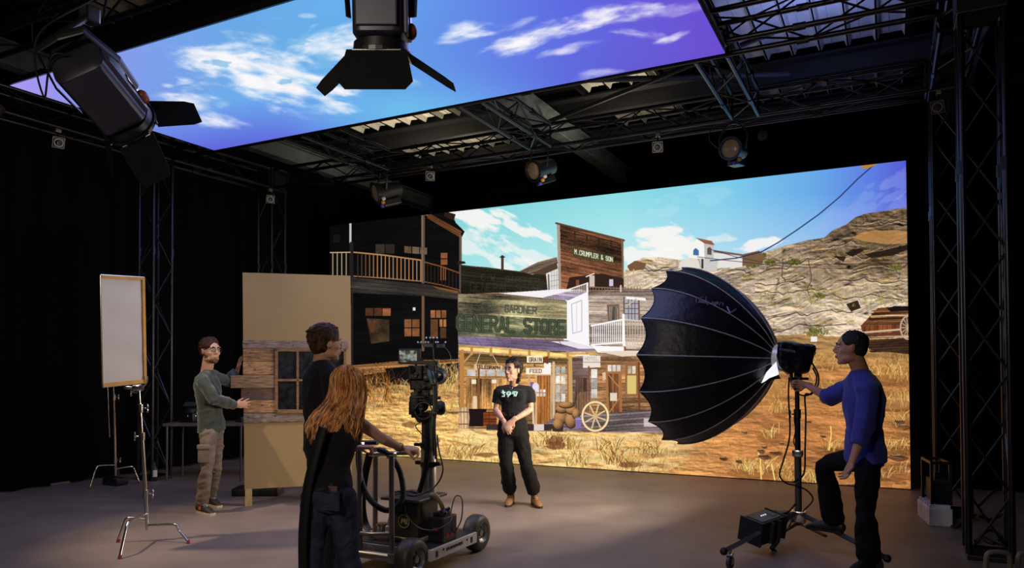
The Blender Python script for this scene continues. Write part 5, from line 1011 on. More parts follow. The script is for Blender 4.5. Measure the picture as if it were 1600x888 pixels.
for k, (e, w) in enumerate(legs):
    e = A(*e); o = A(sx, sy, .23); d = nrm(e-o); MB().loft([o, e], [(.022, .022)]*2, n=4).build('leg', GREY if k else ALU, t)
    w = e-d*.1 if k != 1 else e-d*.05; R0 = .05; wc = A(w[0], w[1], R0)
    c_ = MB(); side = nrm(np.cross(d, A(0, 0, 1))); c_.cyl(wc+A(0, 0, .05), A(wc[0], wc[1], e[2]), .014); c_.bbox(wc+A(0, 0, .06), (.05, .05, .02), .004); c_.prism([wc+side*.022+A(0, 0, .06), wc+side*.022+d*.02+A(0, 0, -.01), wc+side*.022-d*.02+A(0, 0, -.01)], side*.004); c_.prism([wc-side*.026+A(0, 0, .06), wc-side*.026+d*.02+A(0, 0, -.01), wc-side*.026-d*.02+A(0, 0, -.01)], side*.004)
    cs_ = c_.build('caster', CHROME, t); MB().lathe(wc-side*.014, side, [(0, .035), (.002, .048), (.014, .05), (.026, .048), (.028, .035)], 26).build('wheel', GREY, cs_, smooth=True)
    MB().ell(e, (.03, .03, .03)).build('leg_cap', RUB, t, smooth=True)
mb = MB(); mb.loft([A(sx, sy, .14), P(1290, 838, 6.15)], [(.012, .02)]*2, n=6); mb.loft([A(sx, sy, .14), P(1212, 838, 6.35)], [(.012, .02)]*2, n=6); mb.build('leg_brace', mat('brown_brace', (110, 70, 50), rough=.5), t)
# ballast box slung on the left leg
o1, o2 = P(1232, 822, 6.42), P(1160, 832, 6.1)
t = thing('ballast_box', P(1192, 825, 6.2), 'black power supply box with small display slung on the roller stand leg', 'power supply')
bc = P(1192, 824, 6.18); dx = nrm((P(1232, 810, 6.42)-P(1170, 822, 6.05))); dx[2] = .06; dx = nrm(dx); dz = nrm(A(0, 0, 1)-dx*dx[2]+(-FW*.25)); dz = nrm(dz-dx*(dz@dx)); dy = np.cross(dz, dx); XB = (dx, dy, dz)
MB().bbox(bc, (.36, .2, .19), .012, XB).build('case', BPLAS, t)
for i in (-1, 1): MB().bbox(bc+dx*.178*i, (.02, .215, .205), .006, XB).build('bumper', BMET, t)
MB().bbox(bc+dz*.097, (.28, .15, .006), .002, XB).build('top_panel', mat('slate_panel', (50, 54, 76), rough=.4), t)
mb = MB(); mb.box(bc+dz*.102+dx*.09, (.05, .08, .004), XB); mb.build('display', mat('small_display', (20, 24, 30), emit=(60, 70, 80), estr=.4), t)
mb = MB(); [mb.ell(bc+dz*.102+dx*x+dy*.01, (.008, .008, .006), n=8, m=6) for x in (-.03, .0, .03)]; mb.build('buttons', mat('lit_button', (230, 230, 240), emit=(230, 230, 250), estr=.8), t)
mb = MB(); mb.loft([bc+dx*.05+dy*-.11+dz*.09, bc+dx*.05-dy*.115-dz*.09, bc+dx*.03-dy*.09-dz*.16, bc+dx*.06-dy*.12-dz*.2], [(.022, .005)]*4, n=6); mb.loft([bc-dx*.05+dy*-.11+dz*.09, bc-dx*.05-dy*.115-dz*.09], [(.022, .005)]*2, n=6); mb.build('strap', NYL, t)
for k in range(3): cable('connector_lead', [bc+dx*.17+dy*(.04-.04*k)+dz*.02, bc+dx*.26+dy*(.02-.03*k)+dz*(.05-.06*k), bc+dx*.36+dz*(.06-.1*k), A(sx-.03, sy, .3-.05*k)], .01-.002*k, BPLAS, t)
cb_ = [('black power cable hanging in a long loop left of the roller stand column', [P(1233, 590, 6.4), P(1232, 620, 6.4), P(1234, 680, 6.4), P(1224, 720, 6.42), P(1218, 742, 6.45), P(1228, 755, 6.5), P(1246, 760, 6.5), P(1262, 768, 6.5), P(1270, 782, 6.5), P(1254, 800, 6.5)], .007),
       ('black cable looping right of the lamp head down the stand', [P(1268, 566, 6.5), P(1278, 585, 6.5), P(1278, 602, 6.5), P(1268, 616, 6.5), P(1258, 618, 6.5), P(1259, 650, 6.5), P(1258, 700, 6.5), P(1256, 740, 6.5), P(1240, 754, 6.48)], .008),
       ('thin black cord hanging by the stand column with a knot', [P(1244, 640, 6.4), P(1241, 655, 6.4), P(1243, 672, 6.4), P(1240, 690, 6.42), P(1244, 700, 6.42)], .005),
       ('black cable ring hanging just under the lamp head', [P(1242, 606, 6.45), P(1247, 616, 6.45), P(1262, 618, 6.5), P(1272, 608, 6.5), P(1276, 590, 6.5), P(1270, 575, 6.52)], .007)]
for l, p_, r_ in cb_: tag(cable('power_cable', p_, r_, BPLAS), l, 'cable', 'cables around the roller stand')
# ---------------------------------------------------------------- people
def skin(name, c, c2): 
    m = mat(name, c, rough=.5, col2=c2, scale=5, spec=.35); b = m.node_tree.nodes['Principled BSDF']; b.inputs['Subsurface Weight'].default_value = .12; b.inputs['Subsurface Radius'].default_value = (.02, .008, .004); b.inputs['Subsurface Scale'].default_value = .3; return m
EYEW = mat('eye_white', (225, 218, 210), rough=.25, var=.02); IRIS = mat('dark_iris', (40, 28, 20), rough=.2)
def head(mb, c, f, up=(0, 0, 1), s=1.0, fem=False):
    c = A(*c); f = nrm(f); up = nrm(A(*up)-f*(A(*up)@f)); r = np.cross(f, up); X = (r, f, up)
    q = lambda x, y, z: c+(r*x+f*y+up*z)*s
    e = lambda p, rad, n=16: mb.ell(q(*p), tuple(k*s for k in rad), X, n=n, m=12)
    e((0, -.014, .030), (.074, .096, .086)); e((0, .012, -.010), (.067, .082, .085)); e((0, .030, -.052), (.055, .060, .066))
    jw = .9 if fem else 1.0
    e((0, .040, -.088), (.042*jw, .044, .036)); e((0, .068, -.110), (.020*jw, .018, .017)); 
    for i in (-1, 1):
        e((i*.036, .052, -.028), (.024, .030, .026)); e((i*.044*jw, .012, -.078), (.018, .045, .026)); e((i*.028, .078, .024), (.028, .014, .009))
        e((i*.074, -.006, -.008), (.010, .019, .031)); e((i*.078, -.012, .008), (.007, .014, .016)); e((i*.012, .094, -.035), (.009, .010, .008))
    e((0, .070, .030), (.045, .018, .03)); e((0, .070, -.055), (.028, .022, .022))
    mb.loft([q(0, .082, .018), q(0, .096, -.006), q(0, .109, -.028), q(0, .102, -.037)], [(.007*s, .012*s), (.009*s, .012*s), (.013*s, .012*s), (.012*s, .006*s)], side=r, round_=True, n=10)
    e((0, .091, -.064), (.022, .010, .0055)); e((0, .089, -.0755), (.018, .010, .0065))
    return q, X, s
def eyes(par, hd, brow, glasses=None):
    q, X, s = hd
    for i in (-1, 1):
        ew = MB().ell(q(i*.031, .0785, .002), (.0135*s, .012*s, .0085*s), X).build('eye', EYEW, par, smooth=True)
        MB().ell(q(i*.031, .0885, .002), (.0058*s, .004*s, .0058*s), X, n=10, m=8).build('iris', IRIS, ew, smooth=True)
        MB().loft([q(i*.012, .094, .020), q(i*.030, .093, .027), q(i*.050, .080, .022)], [(.004*s, .003*s), (.005*s, .003*s), (.002*s, .002*s)], n=8, round_=True).build('eyebrow', brow, par, smooth=True)
    MB().ell(q(0, .0965, -.069), (.019*s, .004*s, .0035*s), X, n=12, m=6).build('lips', mat('lips', (150, 84, 72), rough=.45), par, smooth=True)
    if glasses:
        g = MB(); rr, sq, r0 = glasses
        for i in (-1, 1):
            se = lambda v: math.copysign(abs(v)**sq, v); pts = [q(i*.033+rr*1.1*se(math.cos(a)), .106-.008*abs(math.cos(a)), rr*se(math.sin(a))) for a in np.linspace(0, 2*math.pi, 24, endpoint=False)]
            g.loft(pts, r0, n=6, closed=True); g.loft([q(i*(.033+rr*1.1), .096, .006), q(i*.074, .06, .008), q(i*.080, -.008, .006), q(i*.076, -.022, -.008)], r0, n=6)
        g.loft([q(-.008, .110, .004), q(0, .112, .007), q(.008, .110, .004)], r0, n=6); g.build('glasses', mat('glasses_frame', (30, 28, 28), rough=.3), par, smooth=True)
def hand(mb, w, d, n, thumb, curl=.5, spread=.06, S=1.0, tcurl=.3, fist=False):
    w = A(*w); d = nrm(d); n = nrm(A(*n)-d*(A(*n)@d)); s_ = np.cross(d, n)*thumb
    mb.loft([w-d*.03*S, w+d*.012*S, w+d*.045*S, w+d*.082*S, w+d*.095*S], [(.027*S, .021*S), (.029*S, .019*S), (.040*S, .017*S), (.041*S, .015*S), (.036*S, .011*S)], side=s_, n=14, round_=True)
    for i in range(4):
        L = (.070, .079, .073, .056)[i]*S; b = w+d*(.088-.006*abs(i-1))*S+s_*(.031-.0205*i)*S; dd = nrm(d+s_*(spread*(1.5-i))); pts = [b-dd*.02*S, b]; a = 0
        for k, fr in enumerate((.45, .31, .24)):
            a += curl*(1.0 if k else .8)*(1+.1*i); v = dd*math.cos(a)+n*math.sin(a); pts.append(pts[-1]+v*L*fr)
        r0 = (.0088-.0006*(i == 3))*S; mb.loft(pts, [r0, r0, r0*.98, r0*.9, r0*.74], n=10, round_=True)
    b = w+d*.022*S+s_*.024*S; v1 = nrm(d*.62+s_*.75+n*(.25+tcurl*.4)); v2 = nrm(d*.86+s_*(.4-tcurl*.5)+n*(.3+tcurl)); mb.loft([b-v1*.01*S, b+v1*.035*S, b+v1*.035*S+v2*.03*S, b+v1*.037*S+v2*.055*S], [.0145*S, .012*S, .0102*S, .008*S], n=10, round_=True)
def arm(mb, sh, el, wr, g=0.0, k=1.0):
    sh, el, wr = A(*sh), A(*el), A(*wr); mb.loft([sh, sh*.6+el*.4, sh*.15+el*.85, el, el*.75+wr*.25, el*.3+wr*.7, wr], [(.050*k+g), (.046*k+g), (.039*k+g), (.039*k+g), (.040*k+g), (.030*k+g), (.024*k+g)], n=14, round_=True)
def legs_(mb, hip, kn, an, g=0.0, k=1.0, end=1.0, fl=0.0):
    hip, kn, an = A(*hip), A(*kn), A(*an); an2 = kn+(an-kn)*end
    mb.loft([hip, hip*.55+kn*.45, hip*.1+kn*.9, kn, kn*.7+an2*.3, kn*.35+an2*.65, an2], [(.085*k+g), (.076*k+g), (.057*k+g), (.055*k+g), (.056*k+g+fl*.3), (.043*k+g+fl*.8), (.034*k+g+fl)], n=16, round_=True)
def shoe(par, an, toe, upm, solem, L=.28, boot=0, name='shoe', extra=None):
    an = A(*an); f = A(*toe)-an; f[2] = 0; pitch = 0; f = nrm(f); r = np.cross(f, A(0, 0, 1)); u = A(0, 0, 1); b = A(an[0], an[1], 0)+u*toe_z(an); X = (r, f, u)
    mb = MB(); h = b-f*.055
    mb.loft([h+u*.05, h+f*.06+u*.055, h+f*.13+u*.048, h+f*.20+u*.036, h+f*(L-.03)+u*.028], [(.034, .045), (.038, .052), (.042, .044), (.045, .032), (.034, .020)], side=r, n=14, round_=True)
    if boot: mb.loft([h+f*.045+u*.05, h+f*.05+u*(.10+boot*.4), h+f*.05+u*(.10+boot)], [(.042, .055), (.044, .052), (.048, .056)], side=r, n=16)
    else: mb.loft([h+f*.045+u*.05, h+f*.055+u*.10], [(.040, .052), (.038, .046)], side=r, n=16)
    o = melt(mb, name, upm, par, voxel=.0055, smooth=3)
    sl = MB(); pr = [(-.03, -.012), (-.036, .02), (-.036, .08), (-.030, .13), (-.040, .19), (-.032, L-.01), (0, L+.012), (.032, L-.012), (.044, .19), (.036, .13), (.038, .08), (.038, .02), (.03, -.012)]
    sl.prism([h+r*x+f*y for x, y in pr], u*.024); sl.build('sole', solem, o)
    lc = MB()
    for k in range(5 if not boot else 8):
        y = .15-.017*k if not boot else max(.07, .15-.017*k); z = .062+.009*k if not boot else .066+.016*k
        p = h+f*(y+.004)+u*(z+.018 if not boot else z+.012); lc.loft([p-r*.024-u*.008, p+f*.006+u*.004, p+r*.024-u*.008], .0032, n=6)
    lc.build('laces', extra or WHT, o)
    return o, h, X
_tz = [0]
def toe_z(an): return _tz[0]
def torso(mb, J, lat, g=0.0, k=1.0, fem=False, low='pelvis'):
    lat = nrm(lat); p, w, c, nb = A(*J['pelvis']), A(*J['waist']), A(*J['chest']), A(*J['neck'])
    sw, hp, ws, ch = (.150, .155, .118, .142) if fem else (.175, .150, .135, .165)
    u = nrm(nb-p)
    mb.loft([p-u*.12, p-u*.07, p, w, w*.45+c*.55, c, c*.45+nb*.55, nb-u*.035], [(hp*.35*k, .045*k), (hp*.85*k+g, .095*k+g), (hp*k+g, .108*k+g), (ws*k+g, .09*k+g), (ch*.93*k+g, .105*k+g), (ch*k+g, .115*k+g), (sw*.92*k+g, .095*k+g), (.075*k+g, .065*k+g)], side=lat, n=20)
    for s_ in ('L', 'R'):
        sh = A(*J['sh'+s_]); mb.loft([nb-u*.045, nb*.35+sh*.65-u*.012, sh], [(.055*k+g), (.052*k+g), (.054*k+g)], n=14, round_=True)
    if fem:
        f = nrm(np.cross(A(0, 0, 1), lat)); f = f if f@J['fwd'] > 0 else -f
        for i in (-1, 1): mb.ell(c+f*.060+lat*.066*i-u*.01, (.060+g, .054+g, .06+g), n=16, m=10)
def person(J, label, skinm, hair=None):
    hc = A(*J['head']); f = nrm(J['face']); g0 = J.get('ground')
    t = thing('person', A(*J['pelvis'])*A(1, 1, 0), label, 'person'); mb = MB()
    hd = head(mb, hc, f, J.get('hup', (0, 0, 1)), J.get('hs', 1.0), J.get('fem', False))
    nb = A(*J['neck']); nk = .047 if J.get('fem') else .061; mb.loft([nb-A(0, 0, .05), nb, hc-f*.022-A(0, 0, .055)], [(nk+.012), nk, nk], n=16)
    torso(mb, J, J['lat'], g=-.012, k=J.get('k', 1), fem=J.get('fem', False))
    for s_ in 'LR':
        arm(mb, J['sh'+s_], J['el'+s_], J['wr'+s_], k=J.get('ak', 1)); legs_(mb, J['hip'+s_], J['kn'+s_], J['an'+s_], g=-.006)
        h_ = J['hand'+s_]; hand(mb, J['wr'+s_], *h_[:3], **h_[3])
        an = A(*J['an'+s_]); to = A(*J['toe'+s_]); to[2] = max(to[2], an[2]-.05); mb.loft([an, an*.6+to*.4-A(0, 0, .05)], [.030, .020], n=10, round_=True)
    body = melt(mb, 'body', skinm, t, voxel=.0048, smooth=3)
    return t, body, hd
def hair_cap(par, hd, m, lift=.012, back=1.0, fringe=.0, voxel=.0055, clumps=160, low=-.02, curl=.012, seed=1, side_len=0):
    q, X, s = hd; rs = np.random.RandomState(seed); mb = MB()
    mb.ell(q(0, -.022, .038), ((.078+lift)*s, (.094+lift)*s, (.082+lift)*s), X, n=20, m=14)
    mb.ell(q(0, -.05, .0), ((.070+lift)*s, (.060+lift)*s, (.075+lift)*s), X, n=18, m=12)
    cut = []
    for k in range(clumps):
        th = rs.uniform(0, 2*math.pi); z = rs.uniform(-.35, 1); rr = math.sqrt(max(0, 1-z*z)); x, y = rr*math.cos(th), rr*math.sin(th)
        if y > .30 and z < .52: continue
        p = q((.080+lift)*x, -.020+(.096+lift)*y, .036+(.084+lift)*z); o = nrm(X[0]*x+X[1]*y+X[2]*z); tg = nrm(np.cross(o, X[0]*rs.randn()+X[1]*rs.randn()+X[2]*.3)+X[1]*.3)
        L = curl*rs.uniform(.8, 1.6); mb.loft([p-tg*L-o*.006, p+o*.005, p+tg*L-o*.004], [(.004, .003), (.008, .006), (.003, .003)], n=6, round_=True)
    return melt(mb, 'hair', m, par, voxel=voxel, smooth=1)
def cutface(hd, o, ylim=.055, zlim=.055, zlow=-.045, ybk=-.03):   # trims a hair mesh clear of the face
    q, X, s = hd; c = q(0, 0, 0); off = A(*parent_loc(o.parent)) if o.parent else A(0, 0, 0); bm = bmesh.new(); bm.from_mesh(o.data); dl = []
    for v in bm.verts:
        p = A(*v.co)+off-c; x, y, z = p@X[0]/s, p@X[1]/s, p@X[2]/s
        lim = zlim-max(0, .0)+.12*max(0, abs(x)-.05)*0
        if (y > ylim-.45*max(0, abs(x)-.03) and z < lim+.35*(y-.06)) or (abs(x) > .05 and y > ybk+.018 and z < .012) or (z < zlow and y > ybk) or z < zlow-.04: dl.append(v)
    bmesh.ops.delete(bm, geom=dl, context='VERTS'); bm.to_mesh(o.data); bm.free()
def garment(par, name, m, fn, voxel=.0085, wr=(.006, 22, (1, 1, .8)), smooth=3):
    mb = MB(); fn(mb); return melt(mb, name, m, par, voxel=voxel, smooth=smooth, wr=wr)
def trousers(J, g, fl, end=1.0, k=1.0, top='waist', topf=.35):
    def f(mb):
        lat = nrm(J['lat']); p, w = A(*J['pelvis']), A(*J['waist']); u = nrm(w-p); hp = .155 if J.get('fem') else .148; wt = (.125 if J.get('fem') else .142)
        pts = [p-u*.15, p-u*.08, p, p*(1-topf)+w*topf, p*(1-topf-.12)+w*(topf+.12)]; mb.loft(pts, [(hp*.62*k+g, .050*k+g), (hp*.97*k+g, .108*k+g), (hp*1.02*k+g, .116*k+g), (wt*k+g, .10*k+g), (wt*k+g, .098*k+g)], side=lat, n=20)
        for s_ in 'LR': legs_(mb, J['hip'+s_], J['kn'+s_], J['an'+s_], g=g+.004, end=end, fl=fl)
    return f
def shirt(J, g, sl, hem=.0, k=1.0, hemw=None, armg=None, neckz=0):
    ag = g if armg is None else armg
    def f(mb):
        torso(mb, J, J['lat'], g=g, k=J.get('k', 1)*k, fem=J.get('fem', False))
        lat = nrm(J['lat']); p, w = A(*J['pelvis']), A(*J['waist']); u = nrm(w-p); nb = A(*J['neck']); nr = .054 if J.get('fem') else .070; mb.loft([nb-u*.07, nb-u*.03, nb-u*.006+u*J.get('cz', 0)], [(nr+.030, nr+.022), (nr+.014, nr+.010), (nr+.003, nr+.001)], side=lat, n=18)
        if hem is not None: mb.loft([w, p+u*.02, p-u*hem], [((.125 if J.get('fem') else .145)*k+g, .10+g), (.150*k+g, .112*k+g), ((hemw or .152)*k+g, .114*k+g)], side=lat, n=20)
        for s_ in 'LR':
            sh, el, wr = A(*J['sh'+s_]), A(*J['el'+s_]), A(*J['wr'+s_]); q = sl[s_] if isinstance(sl, dict) else sl
            if q <= 1: e = sh+(el-sh)*q; mb.loft([sh-(el-sh)*.05, sh*.5+e*.5, e], [.058+ag, .055+ag, .054+ag], n=14, round_=False)
            else:
                e = el+(wr-el)*(q-1); mb.loft([sh-(el-sh)*.05, sh*.5+el*.5, el, el*.5+e*.5, e], [.058+ag, .053+ag, .050+ag, .046+ag, .036+ag], n=14, round_=False)
    return f
TZ = lambda: 0
# ----- man in green holding the tan panel
S1 = skin('fair_skin', (206, 160, 134), (186, 136, 110)); d0 = 7.85
J = dict(head=P(329, 548, d0), face=RT*.80-FW*.58+UP*.06, neck=P(323.5, 578, d0+.02), shR=P(316, 595, d0-.17), shL=P(333, 588, d0+.17), elR=P(334, 624, d0-.22), wrR=P(368, 634, 8.03), elL=P(354, 596, 8.20), wrL=P(371, 579, 8.27),
         chest=P(324, 607, d0), waist=P(327, 640, d0), pelvis=P(331, 667, d0), hipR=P(326, 676, d0-.09), hipL=P(336, 674, d0+.09), knR=P(323, 736, d0-.14), knL=P(338, 728, d0+.16), anR=Gz(315, 802)+A(0, 0, .10), toeR=Gz(334, 806), anL=Gz(328, 790)+A(0, 0, .10), toeL=Gz(345, 794),
         lat=FW+RT*.12, fwd=RT, handR=(RT*.85+FW*.35+UP*.12, FW, 1, dict(curl=.12, spread=.22)), handL=(UP*1.0+RT*.25, RT, -1, dict(curl=.1, spread=.1)), k=.97, hs=1.13)
t, body, hd = person(J, 'bearded man in dark green sweater and grey cargo trousers steadying the tan panel', S1)
HB1 = mat('brown_hair', (74, 50, 34), rough=.6, spec=.15, var=.3, scale=30); eyes(t, hd, HB1, (.019, .75, .0022))
h = hair_cap(t, hd, HB1, lift=.008, seed=2, curl=.016); cutface(hd, h, .072, .062)
q, X, s = hd; mb = MB(); mb.ell(q(0, .044, -.092), (.045*s, .042*s, .033*s), X); mb.ell(q(0, .071, -.110), (.024*s, .018*s, .018*s), X); [mb.ell(q(i*.050, .012, -.060), (.013*s, .034*s, .032*s), X) for i in (-1, 1)]; melt(mb, 'beard', mat('short_beard', (112, 76, 54), rough=.7, var=.3, scale=60), t, voxel=.005, smooth=2)
GREEN = mat('dark_green_knit', (50, 58, 50), rough=.85, var=.12, scale=14, sheen=.3)
garment(t, 'sweater', GREEN, shirt(J, .017, dict(L=1.92, R=1.93), hem=.05, hemw=.160), wr=(.008, 17, (1, 1, .9)))
CARGO = mat('grey_cargo_cloth', (122, 108, 94), rough=.85, var=.16, scale=9)
tr = garment(t, 'trousers', CARGO, trousers(J, .004, .026, end=.96, topf=.02), wr=(.008, 20, (1, 1, 1.1)))
mb = MB(); c = (J['hipR']*.45+J['knR']*.55)-FW*.085; mb.bbox(c, (.13, .03, .17), .014, (RT, FW, UP)); mb.bbox(c+UP*.08-FW*.008, (.14, .03, .05), .01, (RT, FW, UP)); mb.build('cargo_pocket', CARGO, tr, smooth=True)
SH1 = mat('dark_trainer', (44, 40, 38), rough=.6); CRM = mat('cream_sole', (206, 190, 160), rough=.6); ORG = mat('orange_mark', (214, 96, 60), rough=.6)
for s_ in 'RL':
    o, hh, X_ = shoe(t, J['an'+s_], J['toe'+s_], SH1, CRM, name='trainer'); r_, f_, u_ = X_; side = r_ if (r_@FW) < 0 else -r_
    mb = MB(); p = hh+f_*.075+side*.047+u_*.045
    for a, b in (((0, 0), (.008, .035)), ((.008, .035), (.030, .0)), ((.030, 0), (.038, .035))): mb.loft([p+f_*a[0]+u_*a[1], p+f_*b[0]+u_*b[1]], [(.006, .004)]*2, n=6)
    mb.build('side_letter', ORG, o)
# ----- tall man in black seen from behind
S2 = skin('warm_skin', (210, 160, 128), (190, 138, 108)); d0 = 5.15
J = dict(head=P(510.5, 536, d0), face=RT*.86+FW*.5, neck=P(503, 563, d0+.0), shL=P(490, 588, d0+.17), shR=P(519, 592, d0-.13), elL=P(489, 644, d0+.22), wrL=P(516, 668, d0+.22), elR=P(524, 650, d0-.10), wrR=P(540, 676, d0+.10),
         chest=P(503, 618, d0+.02), waist=P(504, 660, d0+.02), pelvis=P(506, 702, d0), hipL=P(499, 715, d0+.08), hipR=P(514, 716, d0-.07), knL=P(500, 812, d0+.08), knR=P(514, 816, d0-.05), anL=Gz(500, 904)+A(0, 0, .1), toeL=Gz(515, 900), anR=Gz(512, 918)+A(0, 0, .1), toeR=Gz(532, 915),
         lat=FW*.8-RT*.62, fwd=RT*.6+FW*.6, handL=(RT, FW, 1, dict(curl=.5)), handR=(RT, -FW, -1, dict(curl=.5)))
t, body, hd = person(J, 'tall dark-haired man in black T-shirt, back turned, standing behind the red-haired woman', S2)
HB2 = mat('dark_brown_hair', (84, 58, 42), rough=.6, spec=.15, var=.35, scale=26); eyes(t, hd, HB2)
h = hair_cap(t, hd, HB2, lift=.015, seed=5, curl=.026, clumps=260); cutface(hd, h, .080, .055, zlow=-.075)
BT = mat('black_cotton', (27, 26, 28), rough=.9, var=.12, scale=6, sheen=.08, spec=.25)
garment(t, 'tshirt', BT, shirt(J, .022, dict(L=.75, R=.8), hem=-.0, armg=.020), wr=(.006, 15, (1, 1, .7)))
DEN0 = mat('dark_trousers', (30, 30, 34), rough=.85, var=.1); garment(t, 'trousers', DEN0, trousers(J, .004, .02, end=.97, topf=.02))
for s_ in 'RL': shoe(t, J['an'+s_], J['toe'+s_], SH1, RUB, name='shoe', extra=RUB)
# ----- red-haired woman pushing the dolly
S3 = skin('pale_skin', (222, 174, 140), (202, 148, 116)); d0 = 4.55
J = dict(head=P(543, 606, d0+.12), face=RT*.55+FW*.8, neck=P(533, 647, d0+.06), shL=P(508, 660, d0+.06), shR=P(560, 660, d0+.12), elR=P(598, 686, d0+.24), wrR=P(628, 701, d0+.46), elL=P(512, 708, d0+.3), wrL=P(556, 700, d0+.48),
         chest=P(527, 685, d0+.03), waist=P(518, 726, d0), pelvis=P(513, 762, d0-.02), hipL=P(494, 776, d0), hipR=P(534, 778, d0), knL=P(490, 866, d0+.02), knR=P(544, 866, d0+.04), anL=Gz(489, 962)+A(0, 0, .1), toeL=Gz(492, 948), anR=Gz(556, 962)+A(0, 0, .1), toeR=Gz(564, 948),
         lat=RT*.93-FW*.38, fwd=RT*.3+FW*.9, fem=True, ak=.86, handR=(RT*.8+FW*.45-UP*.08, -UP*.9+FW*.3, -1, dict(curl=.72, spread=.02, tcurl=.6)), handL=(RT*.8+FW*.4, -UP, 1, dict(curl=.7, spread=.02)), k=.98)
t, body, hd = person(J, 'woman with long wavy red hair in black tank top leaning on dolly bar', S3)
RH = mat('red_hair', (214, 140, 78), rough=.5, col2=(150, 84, 42), scale=26, stretch=(1.5, 1.5, .22)); RHL = mat('golden_red_hair', (246, 190, 120), rough=.5, col2=(206, 136, 76), scale=20); RHD = mat('deep_auburn_hair', (120, 66, 34), rough=.55, col2=(80, 42, 22), scale=20); eyes(t, hd, RH)
q, X, s = hd; rs = np.random.RandomState(9); mb = MB(); dh = d0+.12
ROW = [(571, 543.5, 9), (574, 543.5, 17), (580, 544, 23), (590, 544.5, 27), (600, 545, 28), (612, 545, 29), (624, 543, 31), (636, 538, 36), (648, 532, 40), (660, 528, 42), (672, 526, 43), (684, 525, 42), (700, 524, 40)]
ry, rcx, rhw = [r[0] for r in ROW], [r[1] for r in ROW], [r[2] for r in ROW]
lat3, fw3 = nrm(J['lat']), nrm(np.cross(UP, nrm(J['lat']))); fw3 = fw3 if fw3@FW > 0 else -fw3
def hp(a, y, back, k=1.0):      # a: sideways -1..1 across the mass; back: 0 side .. 1 rear face
    cx = np.interp(y, ry, rcx); hw = np.interp(y, ry, rhw)*k; w3 = hw*dh/FPX; dep = min(w3, .105+.0*w3)*math.sqrt(max(0, 1-min(1, abs(a))**2)); off = np.interp(y, [570, 640, 690], [0, -.0, -.02])
    return P(cx+a*hw, y, dh+off)-FW*(dep*back+np.interp(y, [618, 645], [0, .06]))
for (y0, y1, k) in ((572, 668, .90),):
    ys = np.linspace(y0, y1, 14); vs = []; n = 28
    for y in ys:
        cx = np.interp(y, ry, rcx); hw = np.interp(y, ry, rhw)*k; w3 = hw*dh/FPX; dep = min(w3, .10); c = P(cx, y, dh)-FW*np.interp(y, [618, 645], [0, .05])
        for j in range(n):
            th = 2*math.pi*j/n; fr_ = math.sin(th); vs.append(c+RT*w3*math.cos(th)-FW*dep*(fr_ if fr_ > 0 else fr_*(.8 if y < 612 else .25)))
    mb.add(vs, [(i*n+j, i*n+(j+1) % n, (i+1)*n+(j+1) % n, (i+1)*n+j) for i in range(13) for j in range(n)]+[tuple(range(n)), tuple(range(13*n, 14*n))])
for k in range(1150):
    a = rs.uniform(-1, 1); a = math.copysign(abs(a)**.9, a); ys = rs.choice([570.5, rs.uniform(571, 600), rs.uniform(600, 640)], p=[.45, .35, .2]); L = rs.uniform(66, 112) if ys < 600 else rs.uniform(34, 62); ye = min(ys+L, rs.uniform(664, 697)); n = 13
    ph, fq, am = rs.uniform(0, 6.3), rs.uniform(.16, .26), rs.uniform(.3, 1.5); kk = rs.uniform(.90, 1.04); pts = []; clump = rs.uniform(-.05, .05)
    for j in range(n+1):
        y = ys+(ye-ys)*j/n; wv = am*math.sin(ph+fq*(y-570))*np.interp(y, [570, 610, 650], [.15, .6, 1.5]); ap_ = np.interp(y, [570, 585, 700], [a*.75, a, a+clump])
        pts.append(hp(ap_, y, 1, kk)+RT*wv*dh/FPX-FW*(.008+.005*math.sin(ph*2+fq*.7*y)*np.interp(y, [580, 640], [0, 1.2])))
    mb.mi = int(rs.choice(3, p=[.36, .42, .22])); r0 = rs.uniform(.0028, .0058); mb.loft(pts, [(r0*.5, r0*.4)]+[(r0, r0*.6)]*(n-1)+[(r0*.25, r0*.2)], n=5)
mb.build('hair', [RHL, RH, RHD], t, smooth=True)
def tank(mb):
    lat = nrm(J['lat']); p, w, c, nb = A(*J['pelvis']), A(*J['waist']), A(*J['chest']), A(*J['neck']); u = nrm(w-p)
    mb.loft([p-u*.03, p+u*.04, w, w*.45+c*.55, c, c*.62+nb*.38], [(.162, .128), (.156, .122), (.124, .100), (.138, .112), (.146, .122), (.120, .104)], side=lat, n=22)
    f = nrm(np.cross(UP, lat)); f = f if f@FW > 0 else -f
    for i in (-1, 1): mb.ell(c+f*.075+lat*.068*i, (.061, .062, .065)); mb.loft([c+lat*i*.085-f*.09+u*.03, c*.25+nb*.75+lat*i*.075-f*.055+u*.02, nb+lat*i*.075-u*.01, c*.3+nb*.7+lat*i*.08+f*.07, c+lat*i*.08+f*.1], [(.026, .014)]*5, n=10)
garment(t, 'tank_top', BT, tank, wr=(.007, 15, (1, 1, .8)))
DEN = mat('dark_denim', (62, 70, 92), rough=.8, col2=(34, 39, 52), scale=5, spec=.25); jn = garment(t, 'jeans', DEN, trousers(J, .010, .018, end=.97, topf=.35), wr=(.006, 20, (1, 1, 1.3)))
pb = A(*J['pelvis'])-FW*.136-UP*.02; mb = MB(); mb.bbox(pb+RT*.05-UP*.035+FW*.010, (.115, .010, .12), .004, (nrm(J['lat']), nrm(np.cross(nrm(J['lat']), UP)), UP)); mb.build('back_pocket', DEN, jn, smooth=True)
